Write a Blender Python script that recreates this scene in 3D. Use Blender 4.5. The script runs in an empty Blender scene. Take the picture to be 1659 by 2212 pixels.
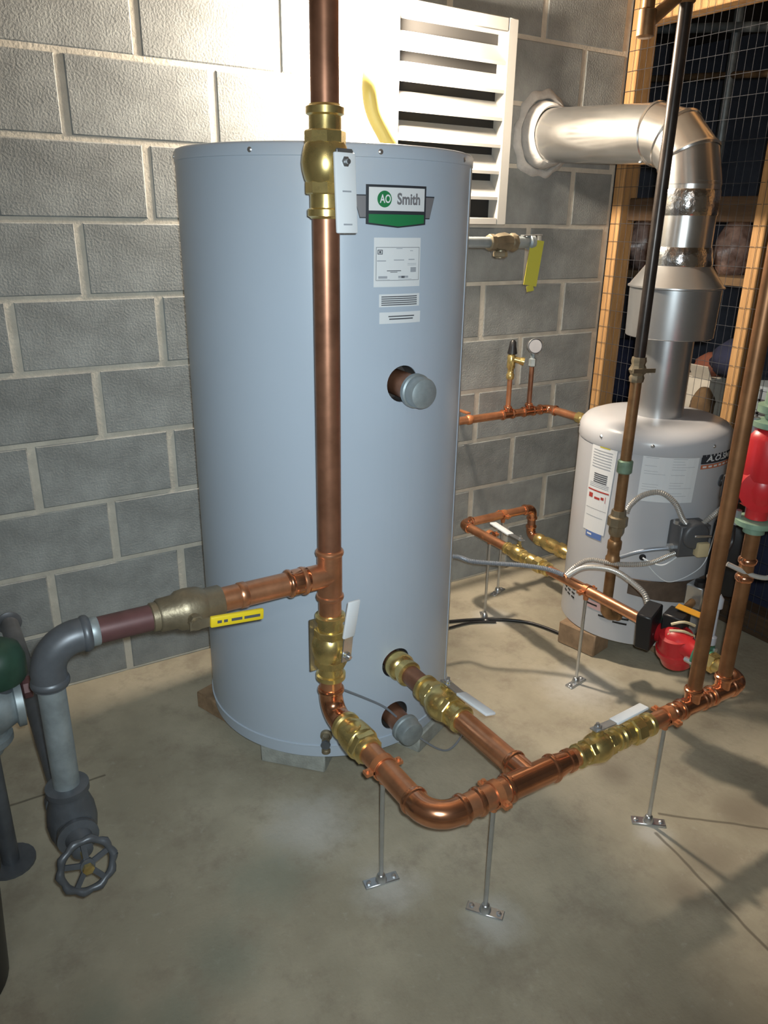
import bpy, bmesh, math, random
from mathutils import Vector, Matrix
V = Vector
random.seed(7)
C = bpy.context.scene.collection
scene = bpy.context.scene

# ------------------------------------------------------------------ camera
PITCH, YAW, ROLL = math.radians(20.768), math.radians(31.959), math.radians(0.952)
CAM = Vector((-0.465, -2.348, 1.434))
_r = Vector((math.cos(YAW), -math.sin(YAW), 0))
_h = Vector((math.sin(YAW), math.cos(YAW), 0))
_f = _h * math.cos(PITCH) - Vector((0, 0, 1)) * math.sin(PITCH)
_u = _h * math.sin(PITCH) + Vector((0, 0, 1)) * math.cos(PITCH)
_R = _r * math.cos(ROLL) + _u * math.sin(ROLL)
_U = -_r * math.sin(ROLL) + _u * math.cos(ROLL)
cd = bpy.data.cameras.new('camera')
cam = bpy.data.objects.new('camera', cd)
C.objects.link(cam)
cam.matrix_world = Matrix(((_R.x, _U.x, -_f.x, CAM.x), (_R.y, _U.y, -_f.y, CAM.y), (_R.z, _U.z, -_f.z, CAM.z), (0, 0, 0, 1)))
cd.sensor_fit = 'HORIZONTAL'
cd.sensor_width = 36.0
cd.lens = 36.0 * 1660.0 / 1659.0
cd.clip_start = 0.02
scene.camera = cam

# ------------------------------------------------------------------ world, lights, exposure
w = bpy.data.worlds.new('world'); scene.world = w; w.use_nodes = True
w.node_tree.nodes['Background'].inputs[0].default_value = (0.55, 0.6, 0.7, 1)
w.node_tree.nodes['Background'].inputs[1].default_value = 0.02
scene.view_settings.view_transform = 'Standard'
scene.view_settings.look = 'None'
scene.view_settings.gamma = 1
scene.view_settings.use_curve_mapping = False
scene.view_settings.exposure = 0.0
scene.cycles.sample_clamp_indirect = 4.0

# the telephone's own flash beside its lens
fl = bpy.data.lights.new('phone_flash', 'SPOT')
fl.energy = 104
fl.color = (0.82, 0.95, 1.0)
fl.spot_size = math.radians(100); fl.spot_blend = 1.0
fl.shadow_soft_size = 0.012
flo = bpy.data.objects.new('phone_flash', fl); C.objects.link(flo)
flo.matrix_world = cam.matrix_world @ Matrix.Translation((0.018, 0.022, 0))
# unseen area lamp added behind the camera as ambient fill
al = bpy.data.lights.new('ambient_fill_area', 'AREA')
al.energy = 9; al.color = (1.0, 0.93, 0.82); al.shape = 'RECTANGLE'; al.size = 1.2; al.size_y = 0.2
alo = bpy.data.objects.new('ambient_fill_area', al); C.objects.link(alo)
alo.location = (-1.3, -3.6, 2.55)
BULB_STRENGTH = 1120.0
BULB_COLOR = (1.0, 0.84, 0.66, 1)

# ------------------------------------------------------------------ materials
def mat(name, col, rough=0.5, metal=0.0, var=0.0, vscale=8.0, bump=0.0, bscale=60.0, rvar=0.0, col2=None, spec=0.5, coat=0.0, rand=0.0, stretch=None):
    m = bpy.data.materials.new(name); m.use_nodes = True
    nt = m.node_tree; b = nt.nodes['Principled BSDF']
    b.inputs['Base Color'].default_value = (*col, 1); b.inputs['Roughness'].default_value = rough
    b.inputs['Metallic'].default_value = metal; b.inputs['Specular IOR Level'].default_value = spec
    b.inputs['Coat Weight'].default_value = coat
    tc = nt.nodes.new('ShaderNodeTexCoord')
    src = tc.outputs['Object']
    if stretch:
        mp = nt.nodes.new('ShaderNodeMapping'); mp.inputs['Scale'].default_value = stretch
        nt.links.new(src, mp.inputs['Vector']); src = mp.outputs['Vector']
    last = None
    if var > 0 or col2:
        n = nt.nodes.new('ShaderNodeTexNoise'); n.inputs['Scale'].default_value = vscale; n.inputs['Detail'].default_value = 6
        n.inputs['Roughness'].default_value = 0.6
        nt.links.new(src, n.inputs['Vector'])
        cr = nt.nodes.new('ShaderNodeValToRGB')
        c2 = col2 or tuple(c * (1 - var) for c in col)
        c1 = col if col2 else tuple(min(1, c * (1 + var * 0.6)) for c in col)
        cr.color_ramp.elements[0].position = 0.35; cr.color_ramp.elements[1].position = 0.65
        cr.color_ramp.elements[0].color = (*c2, 1); cr.color_ramp.elements[1].color = (*c1, 1)
        nt.links.new(n.outputs['Fac'], cr.inputs['Fac'])
        last = cr.outputs['Color']
        if rvar > 0:
            mr = nt.nodes.new('ShaderNodeMapRange'); mr.inputs['To Min'].default_value = max(0.02, rough - rvar); mr.inputs['To Max'].default_value = rough + rvar
            nt.links.new(n.outputs['Fac'], mr.inputs['Value']); nt.links.new(mr.outputs['Result'], b.inputs['Roughness'])
    if rand > 0:
        oi = nt.nodes.new('ShaderNodeObjectInfo')
        mr = nt.nodes.new('ShaderNodeMapRange'); mr.inputs['To Min'].default_value = 1 - rand; mr.inputs['To Max'].default_value = 1 + rand
        nt.links.new(oi.outputs['Random'], mr.inputs['Value'])
        mx = nt.nodes.new('ShaderNodeVectorMath'); mx.operation = 'SCALE'
        if last: nt.links.new(last, mx.inputs[0])
        else: mx.inputs[0].default_value = col
        nt.links.new(mr.outputs['Result'], mx.inputs['Scale']); last = mx.outputs['Vector']
    if last: nt.links.new(last, b.inputs['Base Color'])
    if bump > 0:
        n2 = nt.nodes.new('ShaderNodeTexNoise'); n2.inputs['Scale'].default_value = bscale; n2.inputs['Detail'].default_value = 5
        nt.links.new(src, n2.inputs['Vector'])
        bp = nt.nodes.new('ShaderNodeBump'); bp.inputs['Strength'].default_value = bump; bp.inputs['Distance'].default_value = 0.004
        nt.links.new(n2.outputs['Fac'], bp.inputs['Height']); nt.links.new(bp.outputs['Normal'], b.inputs['Normal'])
    return m

M = {}
M['block'] = mat('concrete_block', (0.285, 0.298, 0.292), 0.9, var=0.26, vscale=7, bump=0.5, bscale=160, rand=0.12)
M['mortar'] = mat('mortar', (0.62, 0.575, 0.49), 0.9, var=0.15, vscale=12, bump=0.4, bscale=120)
M['plaster'] = mat('plaster', (0.62, 0.60, 0.57), 0.8, var=0.15, vscale=25, bump=0.6, bscale=60)
M['paint'] = mat('dim_wall_paint', (0.18, 0.175, 0.16), 0.85, var=0.1, vscale=3)
M['darkwall'] = mat('dark_wall_paint', (0.20, 0.22, 0.29), 0.9, var=0.3, vscale=2)
M['ceil'] = mat('ceiling_boards', (0.16, 0.13, 0.10), 0.9, var=0.15, vscale=3)
M['tank'] = mat('blue_grey_enamel', (0.455, 0.525, 0.615), 0.34, var=0.02, vscale=3, spec=0.45)
M['tank2'] = mat('pale_grey_enamel', (0.50, 0.51, 0.54), 0.3, var=0.02, vscale=3, spec=0.5)
M['copper'] = mat('bright_copper', (0.74, 0.35, 0.19), 0.33, 0.85, var=0.22, vscale=14, rvar=0.06)
M['copperfit'] = mat('new_copper_fitting', (0.78, 0.37, 0.21), 0.20, 0.95, var=0.12, vscale=20)
M['copperold'] = mat('browned_copper', (0.37, 0.175, 0.105), 0.38, 0.72, var=0.3, vscale=10, rvar=0.06)
M['copperbrown'] = mat('dark_brown_copper', (0.30, 0.145, 0.065), 0.42, 0.65, var=0.35, vscale=8, rvar=0.06)
M['shadedwood'] = mat('shaded_timber', (0.075, 0.042, 0.02), 0.8, var=0.3, vscale=9, stretch=(6, 0.6, 6))  # cage timber with the shade on the lower rails put into its colour
M['orangetag'] = mat('orange_yellow_sticker', (0.62, 0.30, 0.03), 0.45)
M['clamp'] = mat('copper_coated_clamp', (0.62, 0.25, 0.11), 0.42, 0.6, var=0.15, vscale=30)
M['brass'] = mat('brass', (0.76, 0.59, 0.24), 0.28, 0.88, var=0.15, vscale=20, rvar=0.05)
M['bronze'] = mat('dull_bronze', (0.30, 0.25, 0.17), 0.45, 0.7, var=0.25, vscale=18, bump=0.15, bscale=120)
M['steel'] = mat('zinc_steel', (0.62, 0.64, 0.66), 0.3, 0.9, var=0.1, vscale=25)
M['galv'] = mat('galvanised_iron', (0.36, 0.41, 0.43), 0.5, 0.55, var=0.2, vscale=22)
M['greyiron'] = mat('grey_painted_iron', (0.12, 0.13, 0.145), 0.42, 0.35, var=0.2, vscale=16)
M['maroon'] = mat('maroon_primer', (0.12, 0.055, 0.055), 0.45, 0.2, var=0.2, vscale=14)
M['duct'] = mat('duct_aluminium', (0.80, 0.79, 0.77), 0.24, 0.95, var=0.08, vscale=6, rvar=0.07)
M['foil'] = mat('crumpled_foil', (0.86, 0.85, 0.84), 0.16, 1.0, bump=0.9, bscale=34)
M['hood'] = mat('grey_tin', (0.55, 0.56, 0.57), 0.3, 0.85, var=0.08, vscale=6)
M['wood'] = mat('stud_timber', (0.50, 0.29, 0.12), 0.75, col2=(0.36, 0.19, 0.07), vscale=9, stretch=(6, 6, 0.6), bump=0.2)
M['woodblk'] = mat('wood_block', (0.30, 0.20, 0.12), 0.8, var=0.3, vscale=20)
M['white'] = mat('white_enamel', (0.50, 0.49, 0.46), 0.45)
M['vinyl'] = mat('white_vinyl', (0.80, 0.83, 0.86), 0.4)
M['yellow'] = mat('yellow_vinyl', (0.78, 0.58, 0.02), 0.4)
M['tag'] = mat('yellow_tag', (0.52, 0.47, 0.05), 0.5)
M['cord'] = mat('yellow_cord', (0.85, 0.66, 0.18), 0.35)
M['black'] = mat('black_plastic', (0.012, 0.012, 0.014), 0.4)
M['blackpipe'] = mat('black_steel_pipe', (0.06, 0.05, 0.045), 0.33, 0.6, var=0.3, vscale=14)
M['brownpipe'] = mat('brown_steel_pipe', (0.30, 0.17, 0.08), 0.4, 0.6, var=0.35, vscale=14)
M['red'] = mat('red_pump_paint', (0.50, 0.02, 0.025), 0.35, var=0.1, vscale=10, coat=0.3)
M['darkgreen'] = mat('dark_green_paint', (0.025, 0.07, 0.045), 0.5, var=0.3, vscale=14)
M['green'] = mat('green_flange_paint', (0.06, 0.22, 0.14), 0.45, var=0.2, vscale=14)
M['greenpatina'] = mat('green_patina', (0.22, 0.33, 0.24), 0.5, 0.3, var=0.25, vscale=20)
M['paper'] = mat('label_paper', (0.74, 0.76, 0.78), 0.55)
M['ink'] = mat('label_ink', (0.08, 0.085, 0.10), 0.6)
M['greyink'] = mat('grey_ink', (0.36, 0.38, 0.42), 0.6)
M['logogreen'] = mat('emblem_green', (0.02, 0.20, 0.07), 0.4)
M['logodark'] = mat('emblem_dark_edge', (0.035, 0.04, 0.05), 0.4)
M['logogrey'] = mat('emblem_grey', (0.20, 0.195, 0.21), 0.4)
M['redink'] = mat('red_ink', (0.42, 0.05, 0.04), 0.6)
M['orangeink'] = mat('orange_ink', (0.55, 0.17, 0.08), 0.6)
M['blueink'] = mat('blue_ink', (0.10, 0.18, 0.45), 0.6)
M['pink'] = mat('pink_sticker', (0.55, 0.36, 0.36), 0.6)
M['conduit'] = mat('grey_flexible_conduit', (0.55, 0.53, 0.50), 0.35, 0.5)
M['conduitblue'] = mat('blue_grey_conduit', (0.30, 0.34, 0.40), 0.35, 0.4)
M['rust'] = mat('rusty_plate', (0.14, 0.10, 0.075), 0.6, 0.3, var=0.3, vscale=18)
M['cream'] = mat('cream_plastic', (0.60, 0.50, 0.30), 0.4)
M['boxgrey'] = mat('dark_grey_casing', (0.10, 0.105, 0.115), 0.45, 0.2)
M['wire'] = mat('mesh_wire', (0.06, 0.063, 0.072), 0.6, 0.1, spec=0.3)
M['cement'] = mat('cement_block', (0.34, 0.35, 0.32), 0.9, var=0.2, vscale=25, bump=0.4, bscale=150)
M['pinkbag'] = mat('pinkish_plastic', (0.62, 0.44, 0.38), 0.3, col2=(0.20, 0.12, 0.10), vscale=18, bump=0.6, bscale=30)
M['carton'] = mat('white_carton', (0.62, 0.58, 0.50), 0.7, var=0.1, vscale=10)
M['crate'] = mat('pale_blue_crate', (0.34, 0.40, 0.45), 0.5, var=0.1, vscale=10)
M['rustcloth'] = mat('red_brown_cloth', (0.22, 0.075, 0.045), 0.9, var=0.3, vscale=12)
M['navy'] = mat('navy_cloth', (0.02, 0.025, 0.06), 0.9, var=0.3, vscale=12)
M['glass'] = mat('gauge_glass', (0.45, 0.46, 0.50), 0.1, 0.2)
M['brownbit'] = mat('brown_cloth', (0.16, 0.10, 0.05), 0.9, var=0.3, vscale=12)
M['dark'] = mat('dark_hole', (0.02, 0.019, 0.018), 0.9)
M['foam'] = mat('brown_foam', (0.055, 0.045, 0.04), 0.9, var=0.3, vscale=40)

def bulb_mat():
    m = bpy.data.materials.new('glowing_bulb'); m.use_nodes = True
    b = m.node_tree.nodes['Principled BSDF']
    b.inputs['Base Color'].default_value = (0.9, 0.9, 0.88, 1)
    b.inputs['Emission Color'].default_value = BULB_COLOR
    b.inputs['Emission Strength'].default_value = BULB_STRENGTH
    return m
M['bulb'] = bulb_mat()

def floor_mat():
    m = bpy.data.materials.new('concrete_floor'); m.use_nodes = True
    nt = m.node_tree; b = nt.nodes['Principled BSDF']; L = nt.links.new
    tc = nt.nodes.new('ShaderNodeTexCoord'); P = tc.outputs['Object']
    def noise(scale, detail=6, rough=0.6):
        n = nt.nodes.new('ShaderNodeTexNoise'); n.inputs['Scale'].default_value = scale; n.inputs['Detail'].default_value = detail
        n.inputs['Roughness'].default_value = rough; L(P, n.inputs['Vector']); return n.outputs['Fac']
    def ramp(f, p0, p1):
        r = nt.nodes.new('ShaderNodeMapRange'); r.inputs['From Min'].default_value = p0; r.inputs['From Max'].default_value = p1
        r.interpolation_type = 'SMOOTHSTEP'; L(f, r.inputs['Value']); return r.outputs['Result']
    def mix(f, a, bcol):
        x = nt.nodes.new('ShaderNodeMix'); x.data_type = 'RGBA'
        if isinstance(f, float): x.inputs['Factor'].default_value = f
        else: L(f, x.inputs['Factor'])
        for v, s in ((a, x.inputs[6]), (bcol, x.inputs[7])):
            if isinstance(v, tuple): s.default_value = (*v, 1)
            else: L(v, s)
        return x.outputs[2]
    def mul(a, k):
        q = nt.nodes.new('ShaderNodeMath'); q.operation = 'MULTIPLY'; L(a, q.inputs[0])
        if isinstance(k, float): q.inputs[1].default_value = k
        else: L(k, q.inputs[1])
        return q.outputs[0]
    col = mix(ramp(noise(2.2), 0.35, 0.68), (0.335, 0.300, 0.222), (0.475, 0.428, 0.325))
    col = mix(mul(ramp(noise(7, 9, 0.72), 0.46, 0.70), 0.6), col, (0.25, 0.21, 0.16))
    col = mix(mul(ramp(noise(32, 5, 0.7), 0.58, 0.75), 0.35), col, (0.52, 0.49, 0.42))
    nz = noise(14, 5)
    def blob(x, y, r, c, k):
        d = nt.nodes.new('ShaderNodeVectorMath'); d.operation = 'DISTANCE'; L(P, d.inputs[0]); d.inputs[1].default_value = (x, y, 0)
        a = nt.nodes.new('ShaderNodeMath'); a.operation = 'MULTIPLY_ADD'; L(nz, a.inputs[0]); a.inputs[1].default_value = r * 1.1; L(d.outputs['Value'], a.inputs[2])
        return mix(mul(ramp(a.outputs[0], r * 1.65, r * 0.6), k), col, c)
    # drilling dust round the feet of the pipe stands, an old green run and oily spots
    for x, y, r in ((1.25, -0.85, 0.17), (0.42, -1.41, 0.085), (0.27, -1.22, 0.10), (0.93, -1.42, 0.06), (1.3, -0.33, 0.10), (0.2, -0.95, 0.15)):
        col = blob(x, y, r, (0.58, 0.57, 0.54), 0.6)
    for x, y, r in ((0.05, -1.05, 0.14), (-0.12, -1.2, 0.12), (-0.25, -1.28, 0.10), (-0.38, -1.2, 0.10)):
        col = blob(x, y, r, (0.21, 0.24, 0.19), 0.5)
    for x, y, r in ((0.98, -1.55, 0.10), (1.2, -1.5, 0.11), (1.02, -1.2, 0.08), (0.85, -1.58, 0.07), (0.6, -1.85, 0.10)):
        col = blob(x, y, r, (0.17, 0.135, 0.10), 0.55)
    # hairline cracks
    wn = nt.nodes.new('ShaderNodeTexNoise'); wn.inputs['Scale'].default_value = 9; L(P, wn.inputs['Vector'])
    wo = nt.nodes.new('ShaderNodeVectorMath'); wo.operation = 'MULTIPLY_ADD'; L(wn.outputs['Color'], wo.inputs[0]); wo.inputs[1].default_value = (0.02, 0.02, 0); wo.inputs[2].default_value = (-0.01, -0.01, 0)
    pw = nt.nodes.new('ShaderNodeVectorMath'); pw.operation = 'ADD'; L(P, pw.inputs[0]); L(wo.outputs[0], pw.inputs[1])
    for x0, y0, x1, y1 in ((-0.9, -0.475, -0.20, -0.50), (0.94, -1.42, 0.87, -1.80), (1.0, -1.38, 1.45, -1.78)):
        d = V((x1 - x0, y1 - y0, 0)); ln = d.length; d.normalize()
        q = nt.nodes.new('ShaderNodeVectorMath'); q.operation = 'SUBTRACT'; L(pw.outputs[0], q.inputs[0]); q.inputs[1].default_value = (x0, y0, 0)
        dt = nt.nodes.new('ShaderNodeVectorMath'); dt.operation = 'DOT_PRODUCT'; L(q.outputs[0], dt.inputs[0]); dt.inputs[1].default_value = d
        cl = nt.nodes.new('ShaderNodeClamp'); L(dt.outputs['Value'], cl.inputs['Value']); cl.inputs['Max'].default_value = ln
        pr = nt.nodes.new('ShaderNodeVectorMath'); pr.operation = 'SCALE'; pr.inputs[0].default_value = d; L(cl.outputs[0], pr.inputs['Scale'])
        ds = nt.nodes.new('ShaderNodeVectorMath'); ds.operation = 'DISTANCE'; L(q.outputs[0], ds.inputs[0]); L(pr.outputs[0], ds.inputs[1])
        col = mix(mul(ramp(ds.outputs['Value'], 0.006, 0.0015), 0.7), col, (0.09, 0.075, 0.055))
    L(col, b.inputs['Base Color'])
    b.inputs['Roughness'].default_value = 0.72
    bp = nt.nodes.new('ShaderNodeBump'); bp.inputs['Strength'].default_value = 0.35; bp.inputs['Distance'].default_value = 0.004
    L(noise(70, 6), bp.inputs['Height']); L(bp.outputs['Normal'], b.inputs['Normal'])
    return m
M['floor'] = floor_mat()

# ------------------------------------------------------------------ mesh helpers
X, Y, Z = V((1, 0, 0)), V((0, 1, 0)), V((0, 0, 1))
def frame(a):
    a = V(a).normalized()
    t = Z if abs(a.z) < 0.9 else X
    u = t.cross(a).normalized()
    return a, u, a.cross(u)

class MB:
    def __init__(s): s.v = []; s.f = []
    def add(s, vs, fs):
        o = len(s.v); s.v += [V(p) for p in vs]; s.f += [tuple(i + o for i in f) for f in fs]; return s
    def box(s, c, size, rot=None):
        c = V(c); h = V(size) / 2
        vs = [V((x * h.x, y * h.y, z * h.z)) for x in (-1, 1) for y in (-1, 1) for z in (-1, 1)]
        if rot is not None: vs = [rot @ p for p in vs]
        return s.add([c + p for p in vs], [(0, 1, 3, 2), (4, 6, 7, 5), (0, 4, 5, 1), (2, 3, 7, 6), (0, 2, 6, 4), (1, 5, 7, 3)])
    def obox(s, p0, p1, wdir, width, thick):          # bar from p0 to p1
        p0, p1 = V(p0), V(p1); a = (p1 - p0).normalized(); wd = (V(wdir) - a * V(wdir).dot(a)).normalized(); t = a.cross(wd)
        vs = [p + wd * (i * width / 2) + t * (j * thick / 2) for p in (p0, p1) for i, j in ((-1, -1), (1, -1), (1, 1), (-1, 1))]
        return s.add(vs, [(0, 3, 2, 1), (4, 5, 6, 7), (0, 1, 5, 4), (1, 2, 6, 5), (2, 3, 7, 6), (3, 0, 4, 7)])
    def lathe(s, o, axis, prof, n=28, ph=0.0, caps=True):
        o = V(o); a, u, w = frame(axis); base = len(s.v); rings = []
        for d, r in prof:
            rings.append([o + a * d + (u * math.cos(ph + 2 * math.pi * k / n) + w * math.sin(ph + 2 * math.pi * k / n)) * r for k in range(n)])
        vs = [p for R in rings for p in R]; fs = []
        for i in range(len(rings) - 1):
            for k in range(n):
                k2 = (k + 1) % n
                fs.append((i * n + k, i * n + k2, (i + 1) * n + k2, (i + 1) * n + k))
        if caps:
            fs.append(tuple(reversed(range(n)))); fs.append(tuple((len(rings) - 1) * n + k for k in range(n)))
        return s.add(vs, fs)
    def cyl(s, p0, p1, r, n=20):
        p0, p1 = V(p0), V(p1); return s.lathe(p0, p1 - p0, [(0, r), ((p1 - p0).length, r)], n)
    def tube(s, pts, r, n=16, caps=True):
        pts = [V(p) for p in pts]; N = len(pts)
        rr = r if isinstance(r, (list, tuple)) else [r] * N
        tg = [(pts[min(i + 1, N - 1)] - pts[max(i - 1, 0)]).normalized() for i in range(N)]
        a, u, w = frame(tg[0]); vs = []; fs = []
        for i in range(N):
            u = (u - tg[i] * u.dot(tg[i])).normalized(); w = tg[i].cross(u)
            vs += [pts[i] + (u * math.cos(2 * math.pi * k / n) + w * math.sin(2 * math.pi * k / n)) * rr[i] for k in range(n)]
        for i in range(N - 1):
            for k in range(n):
                k2 = (k + 1) % n; fs.append((i * n + k, i * n + k2, (i + 1) * n + k2, (i + 1) * n + k))
        if caps: fs.append(tuple(reversed(range(n)))); fs.append(tuple((N - 1) * n + k for k in range(n)))
        return s.add(vs, fs)
    def bead(s, p, axis, r, w=0.012, h=0.0035, n=28):
        return s.lathe(V(p) - V(axis).normalized() * w / 2, axis, [(0, r), (w * 0.2, r + h * 0.8), (w * 0.5, r + h), (w * 0.8, r + h * 0.8), (w, r)], n, caps=False)
    def cquad(s, c, r, q, n=10, th=0.0):             # patch on a vertical cylinder; q = TL, TR, BR, BL as (azimuth deg, z)
        vs = []; fs = []
        for i in range(n + 1):
            t = i / n
            for (a0, z0), (a1, z1) in ((q[0], q[1]), (q[3], q[2])):
                a = math.radians(a0 + (a1 - a0) * t); z = z0 + (z1 - z0) * t
                for d in ((r,) if th == 0 else (r, r - th)):
                    vs.append((c[0] + d * math.cos(a), c[1] + d * math.sin(a), z))
        if th == 0:
            for i in range(n): fs.append((2 * i + 1, 2 * i + 3, 2 * i + 2, 2 * i))
        else:
            for i in range(n):
                b = 4 * i
                fs += [(b + 2, b + 6, b + 4, b), (b, b + 4, b + 5, b + 1), (b + 3, b + 7, b + 6, b + 2)]
            fs += [(0, 1, 3, 2), (4 * n, 4 * n + 2, 4 * n + 3, 4 * n + 1)]
        return s.add(vs, fs)
    def merge(s, other): return s.add(other.v, other.f)

ROOT = {}
def obj(name, mb, m, parent=None, bevel=0.0, smooth=40, label=None, segs=1):
    off = V((0, 0, 0))
    p = parent
    if p is not None: off = ROOT[p.name]
    me = bpy.data.meshes.new(name)
    me.from_pydata([tuple(q - off) for q in mb.v], [], mb.f)
    me.update()
    if bevel > 0:
        bm = bmesh.new(); bm.from_mesh(me)
        ed = [e for e in bm.edges if len(e.link_faces) == 2 and e.calc_face_angle(0) > 0.6]
        bmesh.ops.bevel(bm, geom=ed, offset=bevel, segments=segs, affect='EDGES', profile=0.5)
        bm.to_mesh(me); bm.free()
    if smooth:
        for q in me.polygons: q.use_smooth = True
        me.set_sharp_from_angle(angle=math.radians(smooth))
    me.materials.append(M[m])
    o = bpy.data.objects.new(name, me); C.objects.link(o)
    if p is not None: o.parent = p
    ROOT[o.name] = off
    if label: o['label'] = label
    return o
def tag(o, label, cat, group=None):
    o['label'] = label; o['category'] = cat
    if group: o['group'] = group
    return o
def thing(name, label, cat, loc=(0, 0, 0), group=None):
    o = bpy.data.objects.new(name, None); o.empty_display_size = 0.05; C.objects.link(o); o.location = loc
    ROOT[o.name] = V(loc)
    return tag(o, label, cat, group)
def solo(name, mb, m, label, cat, group=None, bevel=0.0, smooth=40, segs=1):
    lo = V((min(p.x for p in mb.v), min(p.y for p in mb.v), min(p.z for p in mb.v))); hi = V((max(p.x for p in mb.v), max(p.y for p in mb.v), max(p.z for p in mb.v)))
    off = V(((lo.x + hi.x) / 2, (lo.y + hi.y) / 2, lo.z))
    m2 = MB(); m2.add([p - off for p in mb.v], mb.f)
    o = obj(name, m2, m, None, bevel, smooth, None, segs); o.location = off
    ROOT[o.name] = off
    return tag(o, label, cat, group)
def struct(name, mb, m, smooth=0, bevel=0.0):
    o = obj(name, mb, m, None, bevel, smooth); o['kind'] = 'structure'; return o

def arc(corner, din, dout, R, n=10):
    corner, din, dout = V(corner), V(din).normalized(), V(dout).normalized()
    c = corner - din * R + dout * R
    return [c - dout * R * math.cos(t * math.pi / 2 / n) + din * R * math.sin(t * math.pi / 2 / n) for t in range(n + 1)]
def spline(pts, n=8):
    pts = [V(p) for p in pts]; out = []
    for i in range(len(pts) - 1):
        p0 = pts[max(i - 1, 0)]; p1 = pts[i]; p2 = pts[i + 1]; p3 = pts[min(i + 2, len(pts) - 1)]
        for k in range(n):
            t = k / n
            out.append(0.5 * ((2 * p1) + (p2 - p0) * t + (2 * p0 - 5 * p1 + 4 * p2 - p3) * t * t + (3 * p1 - p0 - 3 * p2 + p3) * t ** 3))
    out.append(pts[-1]); return out
def pipe_mb(p0, p1, r, n=28): return MB().cyl(p0, p1, r, n)
def elbow_mb(corner, din, dout, R, r, n=28):
    m = MB(); pts = arc(corner, din, dout, R, 10); din, dout = V(din).normalized(), V(dout).normalized()
    e = 0.022
    pts = [pts[0] - din * e] + pts + [pts[-1] + dout * e]
    m.tube(pts, r + 0.002, n)
    for p, a in ((pts[0] + din * 0.008, din), (pts[-1] - dout * 0.008, dout)): m.bead(p, a, r + 0.001, 0.014, 0.005)
    return m
def tee_mb(p0, p1, r, bdir, blen, rb, at=0.5):
    p0, p1 = V(p0), V(p1); a = (p1 - p0).normalized(); m = MB().cyl(p0, p1, r + 0.002, 28)
    c = p0.lerp(p1, at); bd = V(bdir).normalized()
    m.cyl(c, c + bd * blen, rb + 0.002, 28)
    m.bead(p0 + a * 0.008, a, r + 0.001, 0.014, 0.005); m.bead(p1 - a * 0.008, a, r + 0.001, 0.014, 0.005); m.bead(c + bd * (blen - 0.008), bd, rb + 0.001, 0.014, 0.005)
    return m

def text_verts(s, size, bold=0.022):
    cu = bpy.data.curves.new('lettering', 'FONT'); cu.body = s; cu.size = size; cu.align_x = 'CENTER'; cu.align_y = 'CENTER'
    cu.fill_mode = 'FRONT'; cu.resolution_u = 3; cu.offset = size * bold
    o = bpy.data.objects.new('lettering', cu); C.objects.link(o)
    dg = bpy.context.evaluated_depsgraph_get(); me = bpy.data.meshes.new_from_object(o.evaluated_get(dg))
    vs = [v.co.copy() for v in me.vertices]; fs = [tuple(p.vertices) for p in me.polygons]
    bpy.data.objects.remove(o); bpy.data.curves.remove(cu); bpy.data.meshes.remove(me)
    return vs, fs
def ctext(mb, c, r, az, z, s, size, sx=1.0, slope=0.0, width=None, bold=0.022, slant=0.0):
    vs, fs = text_verts(s, size, bold)
    if width:
        x0 = min(v.x for v in vs); x1 = max(v.x for v in vs); sx = width / (x1 - x0)
    out = []
    for v in vs:
        a = math.radians(az) + (v.x * sx + v.y * slant) / r
        out.append((c[0] + r * math.cos(a), c[1] + r * math.sin(a), z + v.y + slope * v.x))
    return mb.add(out, fs)

# ------------------------------------------------------------------ setting
XW = 2.05                                             # right end of the block wall, where the wire cage begins
struct('floor', MB().box((1.2, -1.4, -0.05), (7.6, 7.4, 0.10)), 'floor')
struct('ceiling', MB().box((1.2, -1.4, 2.75), (7.6, 7.4, 0.10)), 'ceil')
struct('wall_left', MB().box((-2.65, -1.4, 1.35), (0.10, 7.4, 2.70)), 'paint')
struct('wall_front', MB().box((1.2, -5.15, 1.35), (7.6, 0.10, 2.70)), 'paint')
struct('wall_right', MB().box((5.05, -1.4, 1.35), (0.10, 7.4, 2.70)), 'darkwall')
struct('wall_far', MB().box((3.56, 2.25, 1.35), (2.88, 0.10, 2.70)), 'darkwall')
wb = struct('wall_back', MB().box((-0.275 + 0.002, 0.1015, 1.35), (4.65, 0.197, 2.70)), 'mortar')
ROOT[wb.name] = V((0, 0, 0))
def block_mesh(wd, ht):
    mb = MB(); e = 0.0035; d = 0.02
    x, z = wd / 2, ht / 2
    vs = []
    for (ex, yy) in ((0, d), (0, 0.0032), (e, 0.0)):
        vs += [(-x + ex, yy, -z + ex), (x - ex, yy, -z + ex), (x - ex, yy, z - ex), (-x + ex, yy, z - ex)]
    fs = [(8, 9, 10, 11)]
    for b in (0, 4):
        for k in range(4): fs.append((b + k, b + (k + 1) % 4, b + 4 + (k + 1) % 4, b + 4 + k))
    me = bpy.data.meshes.new('concrete_block'); me.from_pydata(vs, [], fs); me.update(); me.materials.append(M['block']); return me
BH, BW = 0.2032, 0.4064
full = block_mesh(BW - 0.022, BH - 0.0135); cache = {}
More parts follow.
